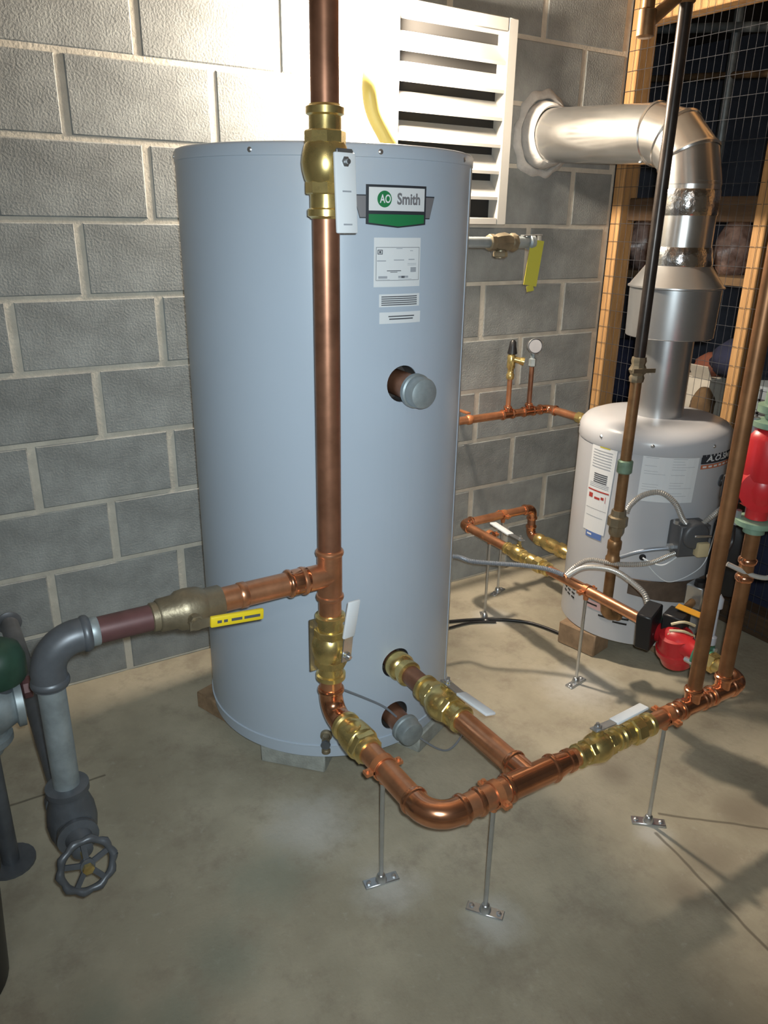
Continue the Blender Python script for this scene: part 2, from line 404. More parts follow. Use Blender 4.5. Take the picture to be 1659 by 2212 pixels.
for row in range(13):
    par = 0 if row % 2 == 0 else 1                    # head joints on even or odd half blocks
    u = -12 + par
    while u * 0.2032 < XW - 0.01:
        x0, x1 = u * 0.2032, min((u + 2) * 0.2032, XW)
        if x1 - x0 > 0.03:
            if x1 - x0 > BW - 0.005: me = full
            else:
                key = round(x1 - x0, 3)
                if key not in cache: cache[key] = block_mesh(x1 - x0 - 0.022, BH - 0.0135)
                me = cache[key]
            o = bpy.data.objects.new('concrete_block', me); C.objects.link(o); o.parent = wb
            o.location = ((x0 + x1) / 2, 0.0 + random.uniform(-0.0012, 0.0012), (row + 0.5) * BH)
            ROOT[o.name] = V((0, 0, 0))
        u += 2

# ------------------------------------------------------------------ big storage tank
T = (0.505, -0.492); TR = 0.363
tk = thing('storage_tank', 'tall blue-grey enamelled cylindrical storage tank standing before the block wall', 'water tank', (T[0], T[1], 0.057))
def cut_cyl(mb_body, name, cutters, m, parent):
    o = obj(name, mb_body, m, parent, smooth=0)
    cut = MB()
    for c in cutters: cut.merge(c)
    me = bpy.data.meshes.new('cutter'); me.from_pydata([tuple(q - ROOT[parent.name]) for q in cut.v], [], cut.f); me.update()
    bm = bmesh.new(); bm.from_mesh(me); bmesh.ops.recalc_face_normals(bm, faces=bm.faces); bm.to_mesh(me); bm.free()
    co = bpy.data.objects.new('cutter', me); C.objects.link(co); co.location = parent.location
    o.parent = None; o.location = parent.location
    md = o.modifiers.new('b', 'BOOLEAN'); md.operation = 'DIFFERENCE'; md.object = co; md.solver = 'EXACT'
    dg = bpy.context.evaluated_depsgraph_get(); nm = bpy.data.meshes.new_from_object(o.evaluated_get(dg))
    o.modifiers.clear(); o.data = nm; nm.name = name
    for q in nm.polygons: q.use_smooth = True
    nm.set_sharp_from_angle(angle=math.radians(35))
    bpy.data.objects.remove(co)
    o.parent = parent; o.location = (0, 0, 0)
    return o
PX = 0.513
ports = [(PX, 1.078, 0.043), (PX, 0.325, 0.043), (PX, 0.158, 0.043)]
jk = MB().lathe((T[0], T[1], 0.098), Z, [(0, TR - 0.0025), (0.002, TR), (1.458, TR), (1.460, TR - 0.002)], 128)
cut_cyl(jk, 'jacket', [MB().lathe((x, -0.80, z), -Y, [(0, r), (0.10, r)], 32) for x, z, r in ports], 'tank', tk)
obj('bottom_ring', MB().lathe((T[0], T[1], 0.057), Z, [(0, TR - 0.006), (0.004, TR - 0.002), (0.036, TR - 0.001), (0.040, TR + 0.0035), (0.043, TR + 0.0035), (0.045, TR - 0.001)], 128), 'tank', tk)
obj('top_lid', MB().lathe((T[0], T[1], 1.555), Z, [(0, TR - 0.001), (0.002, TR + 0.0015), (0.022, TR + 0.0015), (0.027, TR - 0.002), (0.029, TR - 0.008), (0.030, 0.05)], 128), 'tank', tk)
for a in (-143, -99.3, -57, -15, 30, 75, 120, 165):
    d = V((math.cos(math.radians(a)), math.sin(math.radians(a)), 0))
    obj('screw', MB().lathe(V((T[0], T[1], 1.567)) + d * (TR - 0.001), d, [(0, 0.0055), (0.003, 0.0055), (0.005, 0.003)], 12), 'steel', tk)
obj('seam_strip', MB().cquad(T, TR + 0.0015, [(-47, 1.553), (-44.5, 1.553), (-44.5, 0.10), (-47, 0.10)], 3, 0.003), 'tank', tk)
for x, z, r in ports:
    yb = -0.803
    obj('port_liner', MB().lathe((x, yb, z), -Y, [(0, r - 0.001), (0.048, r - 0.001)], 32, caps=False).lathe((x, yb + 0.0015, z), -Y, [(0, r - 0.0005), (0.001, r - 0.0005)], 32), 'foam', tk)
for z, dz, zc in ((1.078, -0.004, 1.068), (0.158, -0.010, 0.142)):
    np_ = obj('nipple', MB().lathe((PX, -0.806, z), V((0, -1, dz * 8)), [(0, 0.030), (0.125, 0.030)], 28), 'copperold', tk, label='brown capped nipple')
    obj('cap', MB().lathe((PX, -0.902, z - 0.006), V((0, -1, dz * 8)), [(0, 0.034), (0.002, 0.0395), (0.012, 0.0395), (0.015, 0.036), (0.036, 0.0355), (0.042, 0.033), (0.045, 0.026), (0.046, 0.006)], 28), 'galv', np_, label='grey threaded cap')
# drain
dv = obj('drain_cock', MB(), 'bronze', tk) if False else None
a = math.radians(-119.8); d = V((math.cos(a), math.sin(a), 0)); p = V((T[0], T[1], 0.135)) + d * (TR - 0.004)
dr = obj('drain_cock', MB().lathe(p, d, [(0, 0.016), (0.012, 0.016), (0.014, 0.011), (0.035, 0.011)], 20).lathe(p + d * 0.026, -Z, [(-0.012, 0.009), (0.03, 0.0095), (0.032, 0.012), (0.04, 0.012)], 18), 'bronze', tk, label='small bronze drain cock')
obj('handle', MB().cyl(p + d * 0.035, p + d * 0.048, 0.005, 12).lathe(p + d * 0.046, d, [(0, 0.013), (0.006, 0.013)], 8), 'greyiron', dr)
# emblem: raised plates
em = obj('emblem', MB().cquad(T, TR + 0.003, [(-104.3, 1.5045), (-81.0, 1.5045), (-81.0, 1.4265), (-104.3, 1.4265)], 12, 0.004).cquad(T, TR + 0.0028, [(-104.0, 1.428), (-92.6, 1.428), (-92.6, 1.4195), (-104.0, 1.4262)], 6, 0.004).cquad(T, TR + 0.0028, [(-92.6, 1.428), (-81.3, 1.428), (-81.3, 1.4262), (-92.6, 1.4195)], 6, 0.004), 'logodark', tk, label='dark-edged badge with white panel and green foot')
for q in ([(-108.6, 1.4845), (-104.2, 1.4845), (-104.2, 1.438), (-106.4, 1.438)], [(-81.1, 1.4845), (-76.7, 1.4845), (-78.9, 1.438), (-81.1, 1.438)]):
    obj('wing_edge', MB().cquad(T, TR + 0.0020, q, 4, 0.003), 'logodark', em)
    cx_ = sum(k[0] for k in q) / 4; cz_ = sum(k[1] for k in q) / 4 - 0.0012
    obj('wing', MB().cquad(T, TR + 0.0026, [(cx_ + (k[0] - cx_) * 0.90, cz_ + (k[1] - cz_) * 0.90) for k in q], 4), 'logogrey', em)
obj('white_panel', MB().cquad(T, TR + 0.0042, [(-103.4, 1.4995), (-81.9, 1.4995), (-81.9, 1.4535), (-103.4, 1.4535)], 12, 0.002), 'paper', em)
g = MB().cquad(T, TR + 0.0042, [(-103.4, 1.4465), (-92.6, 1.4465), (-92.6, 1.4225), (-103.4, 1.4295)], 8, 0.002).cquad(T, TR + 0.0042, [(-92.6, 1.4465), (-81.9, 1.4465), (-81.9, 1.4295), (-92.6, 1.4225)], 8, 0.002)
obj('green_foot', g, 'logogreen', em)
gd = MB(); rr_ = TR + 0.0048; gc = (-97.9, 1.4765)
vs = [(T[0] + rr_ * math.cos(math.radians(gc[0])), T[1] + rr_ * math.sin(math.radians(gc[0])), gc[1])]
for k in range(28):
    t = 2 * math.pi * k / 28; aa = math.radians(gc[0]) + 0.0165 * math.cos(t) / TR
    vs.append((T[0] + rr_ * math.cos(aa), T[1] + rr_ * math.sin(aa), gc[1] + 0.0165 * math.sin(t)))
gd.add(vs, [(0, 1 + k, 1 + (k + 1) % 28) for k in range(28)])
obj('green_disc', gd, 'logogreen', em, smooth=0)
obj('white_letters', ctext(MB(), T, TR + 0.0054, -97.6, 1.4762, 'AO', 0.023, width=0.0255), 'paper', em, smooth=0)
obj('grey_letters', ctext(MB(), T, TR + 0.0054, -88.6, 1.4765, 'Smith', 0.031, width=0.060, bold=0.032), 'logogrey', em, smooth=0)
# stickers
def sticker(name, q, lines, parent=tk, c=T, r=TR, rough=None, label=None, m='paper', bars='ink'):
    st = obj(name, MB().cquad(c, r + 0.0008, q, 10), m, parent, label=label, smooth=0)
    for mm in set(l[4] if len(l) > 4 else bars for l in lines):
        b = MB()
        for l in lines:
            if (l[4] if len(l) > 4 else bars) != mm: continue
            u0, u1, v0, v1 = l[:4]
            def P(u, v):
                t = (q[0][0] * (1 - u) + q[1][0] * u, q[0][1] * (1 - u) + q[1][1] * u); bt = (q[3][0] * (1 - u) + q[2][0] * u, q[3][1] * (1 - u) + q[2][1] * u)
                return (t[0] * (1 - v) + bt[0] * v, t[1] * (1 - v) + bt[1] * v)
            b.cquad(c, r + 0.0014, [P(u0, v0), P(u1, v0), P(u1, v1), P(u0, v1)], max(2, int((u1 - u0) * 8)))
        po = obj('print', b, mm, st, smooth=0); po['kind'] = 'stuff'
    return st
fr = [(0.04, 0.97, 0.19, 0.198), (0.04, 0.97, 0.86, 0.868), (0.04, 0.048, 0.19, 0.868), (0.962, 0.97, 0.19, 0.868)]
L1 = fr + [(0.07, 0.17, 0.24, 0.255), (0.07, 0.17, 0.32, 0.335), (0.07, 0.085, 0.24, 0.335), (0.155, 0.17, 0.24, 0.335), (0.10, 0.14, 0.265, 0.31),
     (0.75, 0.82, 0.255, 0.267, 'greyink'), (0.45, 0.58, 0.21, 0.222, 'greyink'), (0.06, 0.24, 0.455, 0.475, 'greyink'), (0.40, 0.62, 0.44, 0.458, 'greyink'), (0.72, 0.86, 0.43, 0.45, 'greyink'),
     (0.70, 0.90, 0.52, 0.528, 'greyink'), (0.70, 0.90, 0.55, 0.558, 'greyink'), (0.26, 0.56, 0.66, 0.675), (0.33, 0.48, 0.69, 0.702), (0.77, 0.90, 0.60, 0.70, 'greyink'),
     (0.09, 0.27, 0.775, 0.825, 'greyink'), (0.50, 0.72, 0.775, 0.815, 'greyink'), (0.57, 0.64, 0.775, 0.82), (0.07, 0.32, 0.845, 0.852, 'greyink'), (0.50, 0.80, 0.835, 0.842, 'greyink')]
sticker('rating_label', [(-101.3, 1.3995), (-82.6, 1.3995), (-82.6, 1.297), (-101.3, 1.297)], L1, label='large white rating label of tables')
sticker('notice_label', [(-99.2, 1.2815), (-82.5, 1.2815), (-82.5, 1.254), (-99.2, 1.254)], [(0.05, 0.93, 0.16 + k * 0.16, 0.24 + k * 0.16) for k in range(5)], label='white notice label with five lines of print')
sticker('small_notice_label', [(-99.0, 1.2425), (-81.8, 1.2425), (-81.8, 1.2175), (-99.0, 1.2175)], [(0.20, 0.83, 0.32, 0.42), (0.22, 0.80, 0.55, 0.66)], label='white notice label with two lines of print')
# relief valve on its back right side
rv = thing('relief_valve', 'bronze temperature relief valve sticking out behind the big tank, with yellow tag', 'valve', (0.86, -0.45, 1.378))
obj('nipple', MB().cyl((0.855, -0.45, 1.378), (1.075, -0.45, 1.378), 0.0155), 'galv', rv)
obj('body', MB().lathe((1.070, -0.45, 1.378), X, [(0, 0.021), (0.002, 0.024), (0.018, 0.024), (0.02, 0.021), (0.035, 0.026), (0.06, 0.029), (0.08, 0.024), (0.085, 0.027), (0.10, 0.027), (0.102, 0.02)], 8).cyl((1.118, -0.45, 1.378), (1.118, -0.45, 1.334), 0.015).lathe((1.118, -0.45, 1.352), -Z, [(0, 0.02), (0.004, 0.022), (0.014, 0.022), (0.016, 0.017)], 8), 'bronze', rv)
obj('bonnet', MB().lathe((1.172, -0.45, 1.378), X, [(0, 0.018), (0.05, 0.016), (0.055, 0.022), (0.07, 0.022), (0.075, 0.012)], 20), 'galv', rv)
obj('test_lever', MB().obox((1.20, -0.45, 1.398), (1.275, -0.45, 1.400), Y, 0.016, 0.003).obox((1.27, -0.45, 1.398), (1.272, -0.45, 1.36), Y, 0.016, 0.003), 'steel', rv)
obj('tag', MB().obox((1.247, -0.468, 1.385), (1.224, -0.474, 1.252), V((1, -0.4, 0)), 0.042, 0.002).obox((1.224, -0.474, 1.252), (1.228, -0.474, 1.235), V((1, -0.4, 0)), 0.022, 0.002), 'tag', rv, label='dangling yellow tag')

# blocks below it
def blk(c, ang, size, m, name, label, cat, group=None):
    R = Matrix.Rotation(ang, 3, 'Z')
    return solo(name, MB().box((c[0], c[1], size[2] / 2), size, R), m, label, cat, group, bevel=0.004)
blk((0.293, -0.695), math.radians(-46), (0.19, 0.10, 0.057), 'cement', 'support_block', 'grey concrete block under the front left rim of the big tank', 'block')
blk((0.203, -0.392), math.radians(20), (0.10, 0.19, 0.057), 'woodblk', 'support_block', 'dark brown wooden block under the far left rim of the big tank', 'block')
blk((0.66, -0.775), math.radians(25), (0.19, 0.10, 0.057), 'cement', 'support_block', 'grey concrete block under the capped low port of the big tank', 'block')
blk((0.72, -0.25), math.radians(45), (0.19, 0.10, 0.057), 'cement', 'support_block', 'grey concrete block under the back of the big tank', 'block')

# ------------------------------------------------------------------ valves
def ball_valve(name, label, p0, axis, L, r, stem, lever, llen, sleeve='vinyl', body='brass', lw=0.030, group=None, plate=None, sleeve_label=None, marks=False, lift=0.0, sf=0.30):
    p0 = V(p0); ax = V(axis).normalized(); st = V(stem).normalized(); lv = V(lever).normalized()
    t = thing(name, label, 'valve', p0 + ax * L / 2, group)
    b = MB()
    b.lathe(p0, ax, [(0, r * 1.10), (0.01 * L, r * 1.14), (0.025 * L, r * 1.34), (0.085 * L, r * 1.34), (0.10 * L, r * 1.14), (0.20 * L, r * 1.14), (0.25 * L, r * 1.2)], 28)
    b.lathe(p0 + ax * L * 0.30, ax, [(0, r * 1.25), (0.05 * L, r * 1.5), (0.13 * L, r * 1.66), (0.20 * L, r * 1.72), (0.27 * L, r * 1.66), (0.35 * L, r * 1.5), (0.40 * L, r * 1.25)], 28)
    q = p0 + ax * L
    b.lathe(q, -ax, [(0, r * 1.10), (0.01 * L, r * 1.14), (0.025 * L, r * 1.34), (0.085 * L, r * 1.34), (0.10 * L, r * 1.14), (0.20 * L, r * 1.14), (0.25 * L, r * 1.2)], 28)
    bo = obj('body', b, body, t)
    for s0 in (0.22, 0.66):
        obj('hex_collar', MB().lathe(p0 + ax * L * s0, ax, [(0, r * 1.38), (0.012 * L, r * 1.46), (0.108 * L, r * 1.46), (0.12 * L, r * 1.38)], 8, ph=0.39), body, bo, smooth=25)
    c = p0 + ax * L / 2
    h = r * 1.62
    obj('stem', MB().lathe(c, st, [(0, r * 0.62), (h + 0.006, r * 0.62), (h + 0.008, r * 0.42), (h + 0.02 + lift, r * 0.30)], 20), body, t)
    k = c + st * (h + 0.014 + lift)
    tip = c + st * (h + 0.022 + lift) + lv * llen
    mid = k + lv * (sf * llen)
    wd = st.cross(lv)
    lvr = obj('lever', MB().obox(k - lv * 0.014, mid, wd, lw * 0.8, 0.003).obox(mid - lv * 0.002, tip - lv * 0.01, wd, lw * 0.72, 0.003), 'steel', t)
    sl = obj('sleeve', MB().obox(mid + lv * 0.004, tip, wd, lw, 0.0075), sleeve, lvr, bevel=0.0028, label=sleeve_label or 'white vinyl sleeve', segs=2)
    obj('nut', MB().lathe(k - st * 0.001, st, [(0, 0.0095), (0.007, 0.0095), (0.008, 0.007)], 6).cyl(k, k + st * 0.014, 0.0045, 12), 'steel', t, smooth=25)
    if marks:
        mk = MB(); nn = st if marks is True else marks
        for f0, f1, o in ((0.48, 0.50, 0), (0.88, 0.90, 0)):
            a0 = mid + (tip - mid) * f0; a1 = mid + (tip - mid) * f1
            mk.obox(a0 + st * 0.0042, a1 + st * 0.0042, wd, lw * 0.42, 0.0006)
        po = obj('print', mk, 'greyink', sl, smooth=0); po['kind'] = 'stuff'
    return t

# ------------------------------------------------------------------ copper riser and left arm
RX, RY, RR = 0.263, -0.955, 0.0262
ZL = 0.325                                            # height of the low copper loop
rs = thing('copper_riser', 'thick brown copper riser in front of the big tank, from above frame to low valve', 'pipe', (RX, RY, 0.58))
obj('pipe', pipe_mb((RX, RY, 1.625), (RX, RY, 2.55), RR), 'copperold', rs)
obj('pipe', pipe_mb((RX, RY, 0.745), (RX, RY, 1.44), RR), 'copperold', rs)
tm = tee_mb((RX, RY, 0.750), (RX, RY, 0.625), RR, -X, 0.075, RR, 0.50)
obj('tee', tm, 'copper', rs)
obj('pipe', pipe_mb((RX, RY, 0.585), (RX, RY, 0.632), RR), 'copper', rs)
ball_valve('ball_valve', 'brass ball valve high on the copper riser, white lever hanging down', (RX, RY, 1.435), Z, 0.195, RR, V((0.16, -1, 0)), -Z, 0.122, lw=0.048, sleeve_label='broad white vinyl sleeve', sf=-0.16, marks=True)
lv = ball_valve('ball_valve', 'brass ball valve low on the copper riser, white lever pointing up', (RX, RY, 0.415), Z, 0.175, RR, V((0.22, -1, 0)), V((0.10, 0, 1)), 0.140, lw=0.034)
obj('flat_bracket', MB().box((RX - 0.030, RY + 0.02, 0.505), (0.028, 0.004, 0.135)), 'bronze', lv)

arm = thing('copper_side_pipe', 'level copper pipe running left from the riser to the bronze valve', 'pipe', (0.10, RY, 0.689))
obj('pipe', pipe_mb((RX - 0.07, RY, 0.6885), (-0.005, RY, 0.6885), RR), 'copper', arm)
obj('coupling', MB().lathe((0.155, RY, 0.6885), X, [(0, RR + 0.0005), (0.004, RR + 0.003), (0.05, RR + 0.003), (0.054, RR + 0.0005)], 28).bead((0.163, RY, 0.6885), X, RR + 0.002, 0.013, 0.004), 'copperfit', arm)
obj('hanger_band', MB().lathe((0.045, RY, 0.6885), X, [(0, RR + 0.0004), (0.002, RR + 0.002), (0.016, RR + 0.002), (0.018, RR + 0.0004)], 28), 'copper', arm)
bv = thing('bronze_ball_valve', 'large dull bronze ball valve with yellow lever at the left end of the copper arm', 'valve', (-0.06, RY, 0.688))
b = MB().lathe((0.008, RY, 0.6875), -X, [(0, 0.031), (0.004, 0.034), (0.035, 0.034), (0.038, 0.036), (0.05, 0.041), (0.075, 0.043), (0.092, 0.041), (0.10, 0.035), (0.13, 0.034), (0.134, 0.031)], 32)
obj('body', b, 'bronze', bv)
obj('stem', MB().cyl((-0.066, RY, 0.686), (-0.066, RY - 0.070, 0.684), 0.012).lathe((-0.066, RY - 0.052, 0.685), -Y, [(0, 0.016), (0.012, 0.016)], 6), 'bronze', bv, smooth=25)
le = obj('lever', MB().obox((-0.082, RY - 0.066, 0.683), (-0.03, RY - 0.068, 0.683), Z, 0.019, 0.004).obox((-0.034, RY - 0.068, 0.683), (0.06, RY - 0.071, 0.676), Z, 0.016, 0.004), 'bronze', bv)
s0, s1 = V((-0.042, RY - 0.069, 0.683)), V((0.070, RY - 0.073, 0.675))
sl = obj('sleeve', MB().obox(s0, s1, Z, 0.024, 0.010), 'yellow', le, bevel=0.0035, label='yellow vinyl sleeve', segs=2)
mk = MB()
for f0, f1 in ((0.12, 0.2), (0.24, 0.31), (0.38, 0.58), (0.62, 0.92)):
    mk.obox(s0.lerp(s1, f0) - Y * 0.0054, s0.lerp(s1, f1) - Y * 0.0054, Z, 0.006, 0.0006)
po = obj('print', mk, 'ink', sl, smooth=0); po['kind'] = 'stuff'
# dark iron drop at far left
ir = thing('iron_drop_pipe', 'dark iron pipe bending down from the bronze valve at far left', 'pipe', (-0.335, RY, 0.5))
obj('painted_pipe', pipe_mb((-0.120, RY, 0.687), (-0.265, RY, 0.687), 0.0265), 'maroon', ir, label='maroon painted length')
obj('coupling', MB().lathe((-0.240, RY, 0.687), -X, [(0, 0.027), (0.002, 0.0285), (0.018, 0.0285), (0.02, 0.027)], 28), 'galv', ir, label='pale threaded collar')
obj('coupling', MB().lathe((-0.122, RY, 0.687), -X, [(0, 0.027), (0.002, 0.0295), (0.016, 0.0295), (0.018, 0.027)], 28), 'bronze', ir)
DX = -0.338
pts = arc((DX, RY, 0.687), -X, -Z, 0.062, 12)
em_ = MB().tube([pts[0] + X * 0.018] + pts + [pts[-1] - Z * 0.03], 0.0325, 28)
em_.bead(pts[0] + X * 0.012, X, 0.031, 0.018, 0.005).bead(pts[-1] - Z * 0.02, Z, 0.031, 0.018, 0.005)
obj('elbow', em_, 'greyiron', ir, label='dark grey iron elbow')
obj('galvanised_pipe', pipe_mb((DX, RY, 0.60), (DX, RY, 0.345), 0.0255), 'galv', ir, label='pale galvanised length')
gv = thing('gate_valve', 'grey iron gate valve with round handwheel at lower left', 'valve', (DX, RY, 0.27))
gb = MB().lathe((DX, RY, 0.365), -Z, [(0, 0.034), (0.003, 0.042), (0.016, 0.042), (0.02, 0.036), (0.035, 0.038), (0.06, 0.046), (0.09, 0.049), (0.115, 0.046), (0.14, 0.038), (0.15, 0.03), (0.155, 0.01)], 28)
gb.lathe((DX, RY, 0.275), -Y, [(0, 0.038), (0.045, 0.036), (0.05, 0.040), (0.060, 0.040), (0.064, 0.026), (0.09, 0.020), (0.10, 0.020), (0.104, 0.012)], 24)
gb.lathe((DX, RY, 0.275), Y, [(0, 0.036), (0.05, 0.036), (0.055, 0.042), (0.075, 0.042), (0.078, 0.03)], 24)
obj('body', gb, 'greyiron', gv)
obj('stem', MB().cyl((DX, RY - 0.09, 0.275), (DX, RY - 0.152, 0.272), 0.006, 12).lathe((DX, RY - 0.145, 0.272), -Y, [(0, 0.011), (0.008, 0.011), (0.010, 0.007)], 6), 'brass', gv)
wc = V((DX, RY - 0.138, 0.272)); wn_ = V((0.10, -1, 0.32)).normalized(); _, wu, ww = frame(wn_)
WR = 0.049
ring = [wc + (wu * math.cos(2 * math.pi * k / 40) + ww * math.sin(2 * math.pi * k / 40)) * (WR + 0.0016 * math.cos(10 * 2 * math.pi * k / 40)) for k in range(41)]
whl = MB().tube(ring, [0.0075 + 0.0012 * math.cos(10 * 2 * math.pi * k / 40) for k in range(41)], 10, caps=False)
whl.lathe(wc - wn_ * 0.006, wn_, [(0, 0.014), (0.012, 0.014)], 16)
for k in range(5):
    d = wu * math.cos(2 * math.pi * k / 5 + 0.3) + ww * math.sin(2 * math.pi * k / 5 + 0.3); whl.obox(wc + d * 0.01, wc + d * WR, wn_, 0.005, 0.010)
obj('handwheel', whl, 'greyiron', gv, label='spoked handwheel')
hb = thing('horizontal_feed_pipe', 'dark iron pipe leading from the gate valve back to the wall', 'pipe', (DX, -0.5, 0.275))
obj('pipe', pipe_mb((DX, RY + 0.07, 0.275), (DX, -0.02, 0.275), 0.0255), 'greyiron', hb)
obj('wall_collar', MB().lathe((DX, -0.004, 0.275), -Y, [(0, 0.036), (0.004, 0.036), (0.008, 0.027)], 24), 'greyiron', hb)
# backflow device at the left edge
bf = thing('backflow_valve', 'grey cast valve with dark green dome at the left edge, behind the iron pipe', 'valve', (-0.42, -0.70, 0.40))
obj('body', MB().lathe((-0.62, -0.70, 0.425), X, [(0, 0.03), (0.02, 0.03), (0.025, 0.06), (0.04, 0.06), (0.045, 0.045), (0.12, 0.062), (0.19, 0.062), (0.225, 0.045), (0.228, 0.056), (0.243, 0.056), (0.246, 0.03)], 24).lathe((-0.46, -0.70, 0.425), -Z, [(0, 0.05), (0.06, 0.046), (0.065, 0.055), (0.08, 0.055), (0.085, 0.04), (0.11, 0.03)], 24), 'galv', bf)
obj('dome', MB().lathe((-0.415, -0.70, 0.490), Z, [(0, 0.055), (0.01, 0.060), (0.05, 0.060), (0.075, 0.052), (0.09, 0.03), (0.094, 0.006)], 24), 'darkgreen', bf, label='dark green dome')
obj('neck', MB().cyl((-0.415, -0.70, 0.44), (-0.415, -0.70, 0.495), 0.03), 'greyiron', bf)
obj('union', MB().lathe((-0.375, -0.70, 0.455), X, [(0, 0.02), (0.004, 0.026), (0.02, 0.026), (0.024, 0.018), (0.05, 0.018)], 8), 'maroon', bf, label='maroon union nut')
obj('foot', MB().cyl((-0.46, -0.70, 0.0), (-0.46, -0.70, 0.325), 0.02).lathe((-0.46, -0.70, 0), Z, [(0, 0.055), (0.008, 0.055), (0.010, 0.03)], 20), 'greyiron', bf)
bin_ = thing('black_bin', 'black plastic bin just showing at the lower left edge', 'bin', (-0.60, -1.02, 0))
obj('bucket', MB().lathe((-0.62, -0.98, 0), Z, [(0, 0.115), (0.004, 0.12), (0.27, 0.137)], 40), 'black', bin_)
obj('rim', MB().lathe((-0.62, -0.98, 0.262), Z, [(0, 0.137), (0.002, 0.143), (0.012, 0.143), (0.014, 0.130)], 40), 'black', bin_)

# ------------------------------------------------------------------ low copper loop
FY = -1.385
lo = thing('copper_elbow_run', 'copper pipe curving from the low riser valve toward the viewer', 'pipe', (RX, -1.0, ZL))
obj('pipe', pipe_mb((RX, RY, 0.415), (RX, RY, 0.392), RR), 'copper', lo)
obj('elbow', elbow_mb((RX, RY, ZL), -Z, -Y, 0.046, RR), 'copperfit', lo)
ck = thing('check_valve', 'brass check valve on the copper loop just below the riser bend', 'valve', (RX, -1.08, ZL))
obj('body', MB().lathe((RX, -1.020, ZL), -Y, [(0, RR * 1.1), (0.004, RR * 1.36), (0.014, RR * 1.36), (0.018, RR * 1.15), (0.034, RR * 1.2), (0.036, RR * 1.42), (0.058, RR * 1.5), (0.085, RR * 1.52), (0.090, RR * 1.3), (0.115, RR * 1.25), (0.120, RR * 1.12)], 30), 'brass', ck)
obj('hex_collar', MB().lathe((RX, -1.105, ZL), -Y, [(0, RR * 1.4), (0.003, RR * 1.52), (0.019, RR * 1.52), (0.022, RR * 1.4)], 6), 'brass', ck, smooth=25)
obj('boss', MB().lathe((RX, -1.082, ZL), V((-0.3, 0, 1)), [(0, 0.02), (RR * 1.55, 0.018), (RR * 1.62, 0.014), (RR * 1.7, 0.004)], 20), 'brass', ck)
fr_ = thing('copper_front_run', 'thick new copper pipe bend nearest the viewer with its tee', 'pipe', (RX, -1.2, ZL))
obj('pipe', pipe_mb((RX, -1.138, ZL), (RX, -1.305, ZL), RR), 'copper', fr_)
obj('elbow', elbow_mb((RX, FY, ZL), -Y, X, 0.056, RR), 'copperfit', fr_)
obj('pipe', pipe_mb((RX + 0.078, FY, ZL), (0.46, FY, ZL), RR), 'copper', fr_)
obj('coupling', MB().bead((0.375, FY, ZL), X, RR, 0.014, 0.005), 'copperfit', fr_)
obj('tee', tee_mb((0.445, FY, ZL), (0.585, FY, ZL), RR, Y, 0.062, RR, 0.5), 'copperfit', fr_)
r2 = 0.0205
obj('reducer', MB().lathe((0.583, FY, ZL), X, [(0, RR + 0.001), (0.006, RR + 0.001), (0.028, r2 + 0.003), (0.036, r2 + 0.003), (0.038, r2 + 0.006), (0.050, r2 + 0.006), (0.054, r2)], 28), 'copperfit', fr_)
obj('pipe', pipe_mb((0.62, FY, ZL), (0.655, FY, ZL), r2), 'copper', fr_)
ball_valve('ball_valve', 'brass ball valve on the right hand front copper run, white lever lying right', (0.650, FY, ZL), X, 0.135, r2, V((0, 0.15, 1)), V((1, -0.02, 0.0)), 0.150, lw=0.028)
un = thing('brass_union', 'brass union joint to the right of the front run valve', 'fitting', (0.84, FY, ZL))
obj('body', MB().lathe((0.785, FY, ZL), X, [(0, r2 * 1.15), (0.004, r2 * 1.35), (0.014, r2 * 1.35), (0.018, r2 * 1.2), (0.030, r2 * 1.25), (0.075, r2 * 1.3), (0.080, r2 * 1.2), (0.092, r2 * 1.2), (0.095, r2 * 1.36), (0.105, r2 * 1.36), (0.108, r2 * 1.1)], 28), 'brass', un)
obj('nut', MB().lathe((0.822, FY, ZL), X, [(0, r2 * 1.45), (0.004, r2 * 1.6), (0.030, r2 * 1.6), (0.034, r2 * 1.45)], 8), 'brass', un, smooth=25)
rt = thing('copper_right_run', 'copper pipe with clustered tees at the right end of the front loop', 'pipe', (1.05, FY, ZL))
EX = 1.245
obj('pipe', pipe_mb((0.890, FY, ZL), (1.02, FY, ZL), r2), 'copper', rt)
PA, PB = 1.043, 1.160
obj('tee', tee_mb((0.995, FY, ZL), (1.088, FY, ZL), r2, Z, 0.05, 0.0175), 'copperfit', rt)
obj('pipe', pipe_mb((1.08, FY, ZL), (1.12, FY, ZL), r2), 'copper', rt)
obj('tee', tee_mb((1.112, FY, ZL), (1.205, FY, ZL), r2, Z, 0.05, 0.0175), 'copperfit', rt)
obj('elbow', elbow_mb((EX, FY, ZL), X, Y, 0.036, r2), 'copperfit', rt)
obj('coupling', MB().bead((0.975, FY, ZL), X, r2, 0.016, 0.005), 'copperfit', rt)
obj('coupling', MB().bead((1.10, FY, ZL), X, r2, 0.012, 0.004), 'copperfit', rt)
pr = thing('copper_riser', 'slim brown copper riser crossing the right edge before the small heater', 'pipe', (PA, FY, 0.37))
obj('pipe', pipe_mb((PA, FY, 0.36), (PA, FY, 2.55), 0.0175), 'copperbrown', pr)
pb = thing('copper_riser', 'slim brown copper riser under the red pump at right', 'pipe', (PB, FY, 0.37))
obj('pipe', pipe_mb((PB, FY, 0.36), (PB, FY, 0.795), 0.0175), 'copperbrown', pb)
obj('coupling', MB().bead((PB, FY, 0.69), Z, 0.0175, 0.018, 0.0045), 'copperfit', pb)
obj('coupling', MB().bead((PB, FY, 0.645), Z, 0.0175, 0.018, 0.0045), 'copperfit', pb)

